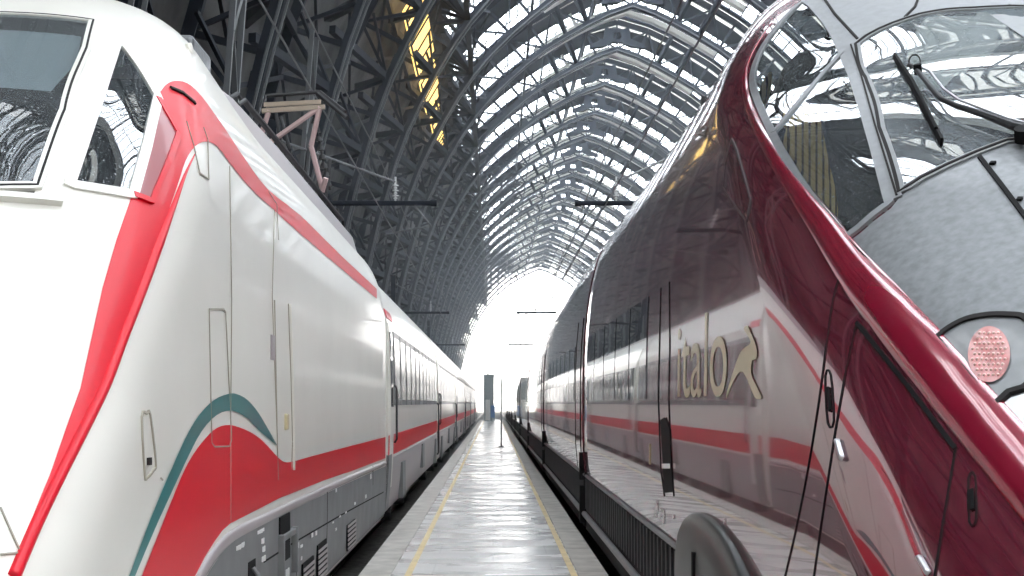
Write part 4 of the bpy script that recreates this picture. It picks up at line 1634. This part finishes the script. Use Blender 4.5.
# cab interior
bm = bmesh.new()
box(bm, RCX - 1.25, RCX + 1.25, 8.9, 8.95, 1.9, 3.5)
box(bm, RCX - 1.2, RCX + 1.2, 5.6, 8.9, 1.95, 2.0)
link_mesh('cab_bulkhead', bm, M['cabdark'], unit)
bm = bmesh.new()
box(bm, RCX - .95, RCX + .95, 5.75, 6.35, 2.0, 2.42)
bevel_all(bm, .08)
link_mesh('driver_desk', bm, M['cabdark'], unit)


def seat(pts, d, th, m='seat', name='cab_seat'):
    bm = bmesh.new()
    pp = smooth_poly(pts, True, 3)
    v0 = [bm.verts.new(at(x, y, d)) for x, y in pp]
    v1 = [bm.verts.new(at(x, y, d) + Vector((.05, th, 0))) for x, y in pp]
    bm.faces.new(v0)
    bm.faces.new(v1[::-1])
    n = len(pp)
    for j in range(n):
        bm.faces.new((v0[j], v1[j], v1[(j + 1) % n], v0[(j + 1) % n]))
    bmesh.ops.recalc_face_normals(bm, faces=bm.faces[:])
    bmesh.ops.bevel(bm, geom=[e for e in bm.edges if abs((e.verts[0].co - e.verts[1].co).y) < .01], offset=.02, segments=2, affect='EDGES')
    return link_mesh(name, bm, M[m], unit)


seat([(783, 116), (788, 98), (795, 84), (803, 79), (806, 84), (803, 96), (797, 110), (790, 122)], 7.6, .25)['label'] = 'yellow striped headrest of a cab seat'
seat([(759, 94), (763, 80), (768, 73), (772, 72), (771, 80), (767, 94), (763, 104)], 8.2, .25)['label'] = 'yellow striped headrest of a cab seat'
seat([(784, 140), (790, 120), (802, 106), (812, 103), (818, 108), (823, 130), (829, 160), (836, 190), (838, 216), (830, 222), (818, 205), (804, 182), (790, 160)], 7.1, .3)['label'] = 'yellow striped cab seat'
seat([(782, 70), (800, 52), (818, 48), (828, 58), (838, 90), (850, 130), (862, 170), (868, 200), (858, 214), (842, 215), (838, 190), (830, 150), (822, 112), (812, 101), (796, 104), (786, 90)], 7.55, .5, 'cabdark', 'seat_shell')

# black ribbed side skirt
def agv_skirt(parent, y0, y1):
    bm = bmesh.new()
    for sd in (-1, 1):
        x0, x1 = sorted((RCX + sd * 1.42, RCX + sd * 1.475))
        box(bm, x0, x1, y0, y1, .06, .70)
    s = link_mesh('side_skirt', bm, M['black'], parent)
    bm = bmesh.new()
    y = y0 + .1
    while y < y1:
        bar(bm, (RCX - 1.478, y, .30), (RCX - 1.478, y + .02, .66), .018, .06)
        y += .22
    link_mesh('skirt_ribs', bm, M['dark'], s)
    bm = bmesh.new()
    tube(bm, [(RCX - 1.50, y0, .24), (RCX - 1.50, y1, .24)], .03, 8)
    tube(bm, [(RCX - 1.475, y0, .685), (RCX - 1.475, y1, .685)], .02, 6)
    link_mesh('step_pipe', bm, M['skirt'], s)


agv_skirt(unit, 8.3, RREAR)
for yc in (6.9, 14.6):
    bogie(RCX, yc, unit)


RPR = smooth_poly([(z, x) for z, x in rprof], False, 4)


def rwindow(parent, y0, y1):
    bm = bmesh.new()
    bb = bmesh.new()
    band(bm, RCX, y0, y1, 1.58, 2.30, .006, RPR, (-1,))
    return link_mesh('window', finish(bm), M['pane'], parent)


for k in range(5):
    rwindow(unit, 9.85 + k * 1.28, 9.85 + k * 1.28 + 1.2)

# following burgundy cars
RL = 12.9


def make_rcoach():
    y0, y1 = RREAR + .35, RREAR + RL
    t = thing('high_speed_coach', 'burgundy coach coupled directly behind the burgundy front car', 'train carriage', (RCX, (y0 + y1) / 2, -.58), 'burgundy coaches on the right track')
    link_mesh('body', car_shell(RCX, RPR, y0, y1), M['burg'], t)
    for k in range(7):
        a = y0 + 1.7 + k * 1.3
        rwindow(t, a, a + 1.22)
    bm = bmesh.new()
    band(bm, RCX, y0 + .35, y0 + 1.35, .72, 2.6, .004, RPR, (-1,))
    d = link_mesh('door', finish(bm), M['burg'], t)
    for yy in (y0 + .33, y0 + 1.35):
        bm = bmesh.new()
        band(bm, RCX, yy, yy + .018, .72, 2.6, .009, RPR, (-1,))
        link_mesh('door_seal', finish(bm), M['black'], d)
    bm = bmesh.new()
    box(bm, RCX - 1.53, RCX - 1.47, y0 + .02, y0 + .16, .62, .95)
    box(bm, RCX - 1.53, RCX - 1.47, y0 - .02, y0 + .1, .10, .55)
    link_mesh('coupling_box', bm, M['black'], t)
    bm = bmesh.new()
    box(bm, RCX - 1.3, RCX + 1.3, y0 - .36, y0 + .01, 0, 3.05)
    link_mesh('gangway_bellows', bm, M['black'], t)
    agv_skirt(t, y0, y1)
    bogie(RCX, y0 + 2.2, t)
    return t


rcn = make_rcoach()
rl = ['burgundy coach in the second place behind the burgundy front car', 'burgundy coach in the third place behind the burgundy front car', 'burgundy coach in the fourth place behind the burgundy front car',
      'burgundy coach in the fifth place behind the burgundy front car', 'burgundy coach in the sixth place behind the burgundy front car', 'burgundy coach in the seventh place behind the burgundy front car', 'farthest burgundy coach at the end of the right train']
for k in range(1, 8):
    dup(rcn, (0, RL * k, 0), rl[k - 1])

# ================================================================ OVERHEAD LINE, PLATFORM FURNITURE
for cx_, sd in ((-2.55, 'white'), (2.5, 'burgundy')):
    for z, kind, hgt in ((5.95, 'contact_wire', 'lower'), (7.1, 'messenger_wire', 'upper')):
        bm = bmesh.new()
        pts = []
        for k in range(60):
            y = YN + (330 - YN) * k / 59
            sag = 0 if kind == 'contact_wire' else -.25 * abs(math.sin(math.pi * (y - 33) / 40))
            pts.append((cx_, y, z + sag))
        tube(bm, pts, .014, 5)
        tag(link_mesh(kind, bm, M['wire']), '%s overhead wire above the %s train' % (hgt, sd), 'wire')
dist = ['nearest', 'second', 'third']
for sgn, sd in ((-1, 'white'), (1, 'burgundy')):
    for k, yy in enumerate((33, 73, 113)):
        xm = sgn * 5.2
        tip = sgn * (1.35 if sgn < 0 else 1.95) if k == 0 else sgn * (2.3 if sgn < 0 else 1.25)
        t = thing('catenary_mast', 'dark overhead line mast with arm over the %s train, %s' % (sd, ('nearest one', 'middle one of three', 'farthest one of three')[k]), 'mast', (xm, yy, -.72), 'overhead line masts')
        bm = bmesh.new()
        bar(bm, (xm, yy, -.72), (xm, yy, 8.2), .22, .22)
        bar(bm, (xm, yy, -.72), (xm, yy, -.5), .5, .5)
        link_mesh('mast_pole', bm, M['steel'], t)
        bm = bmesh.new()
        zz = 6.26
        tube(bm, [(xm, yy, zz), (tip, yy, zz)], .06, 10)
        tube(bm, [(tip + sgn * .12, yy, zz), (tip - sgn * .02, yy, zz)], .075, 10)
        link_mesh('cross_arm', bm, M['steel'], t)
        bm = bmesh.new()
        xi = tip + sgn * .95
        for j in range(6):
            tube(bm, [(xi, yy, zz + .10 + j * .06), (xi, yy, zz + .13 + j * .06)], .075 if j % 2 else .045, 10)
        tube(bm, [(xi, yy, zz), (xi, yy, zz + .62)], .025, 8)
        link_mesh('insulator', bm, M['porcelain'], t)
        bm = bmesh.new()
        tube(bm, [(xi, yy, zz + .5), (xm, yy, 7.8)], .03, 6)
        tube(bm, [(tip + sgn * .5, yy, zz - .05), (tip + sgn * .1, yy, zz - .55), (tip + sgn * .5, yy, zz - .6), (tip + sgn * 1.2, yy, zz - .75)], .022, 6)
        link_mesh('stay_rod', bm, M['silver'], t)
# small hanging signal fittings on the second right arm
# grey lift tower, blue box, thin post
t = thing('lift_tower', 'tall grey concrete tower at the far end of the platform', 'tower', (-.37, 124, 0))
bm = bmesh.new()
box(bm, -.82, .08, 122, 126, 0, 4.0)
box(bm, -.86, .12, 121.95, 126.05, 3.9, 4.05)
link_mesh('tower_shaft', bm, M['concrete'], t)
bm = bmesh.new()
box(bm, -.66, -.26, 121.93, 122.05, .05, 1.85)
link_mesh('tower_door', bm, M['cream'], t)['label'] = 'pale door'
bm = bmesh.new()
tube(bm, [(-.45, 123, 4), (-.45, 123, 7.2)], [.06, .035], 6)
link_mesh('antenna_pole', bm, M['silver'], t)
t = thing('blue_cabinet', 'small blue cabinet on legs in front of the grey tower', 'cabinet', (.0, 119, 0))
bm = bmesh.new()
box(bm, -.2, .16, 118.6, 119.2, .3, 1.35)
bevel_all(bm, .03)
link_mesh('cabinet_body', bm, M['blue'], t)
for sx in (-.15, .11):
    for sy in (118.7, 119.1):
        bm = bmesh.new()
        box(bm, sx - .025, sx + .025, sy - .025, sy + .025, 0, .32)
        link_mesh('leg', bm, M['dark'], t)
t = thing('platform_post', 'thin grey post standing on the right half of the platform', 'post', (.29, 49, 0))
bm = bmesh.new()
tube(bm, [(.29, 49, .03), (.29, 49, 2.4)], .028, 10)
link_mesh('post_shaft', bm, M['concrete'], t)
bm = bmesh.new()
tube(bm, [(.29, 49, 0), (.29, 49, .04)], .09, 12)
link_mesh('post_base', bm, M['concrete'], t)


# ================================================================ HAZE in the far part of the hall
def haze(name, x0, x1, y0, y1, z0, z1, dens, label):
    bm = bmesh.new()
    box(bm, x0, x1, y0, y1, z0, z1)
    hz = bpy.data.materials.new(name)
    hz.use_nodes = True
    nt = hz.node_tree
    nt.nodes.clear()
    out = nt.nodes.new('ShaderNodeOutputMaterial')
    vs = nt.nodes.new('ShaderNodeVolumeScatter')
    vs.inputs['Color'].default_value = (0.84, 0.92, 1.0, 1)
    vs.inputs['Density'].default_value = dens
    vs.inputs['Anisotropy'].default_value = 0.3
    nt.links.new(vs.outputs[0], out.inputs['Volume'])
    o = tag(link_mesh(name, bm, hz), label, 'haze')
    o['kind'] = 'stuff'


haze('vault_haze', -7.5, 28.5, 34, YF + 60, 15.0, 34, .0005, 'thin haze hanging under the roof of the vault')
haze('track_haze', -7.5, 28.5, 30, YF + 60, -.55, 14.9, .0028, 'bright haze low over the tracks towards the open end')
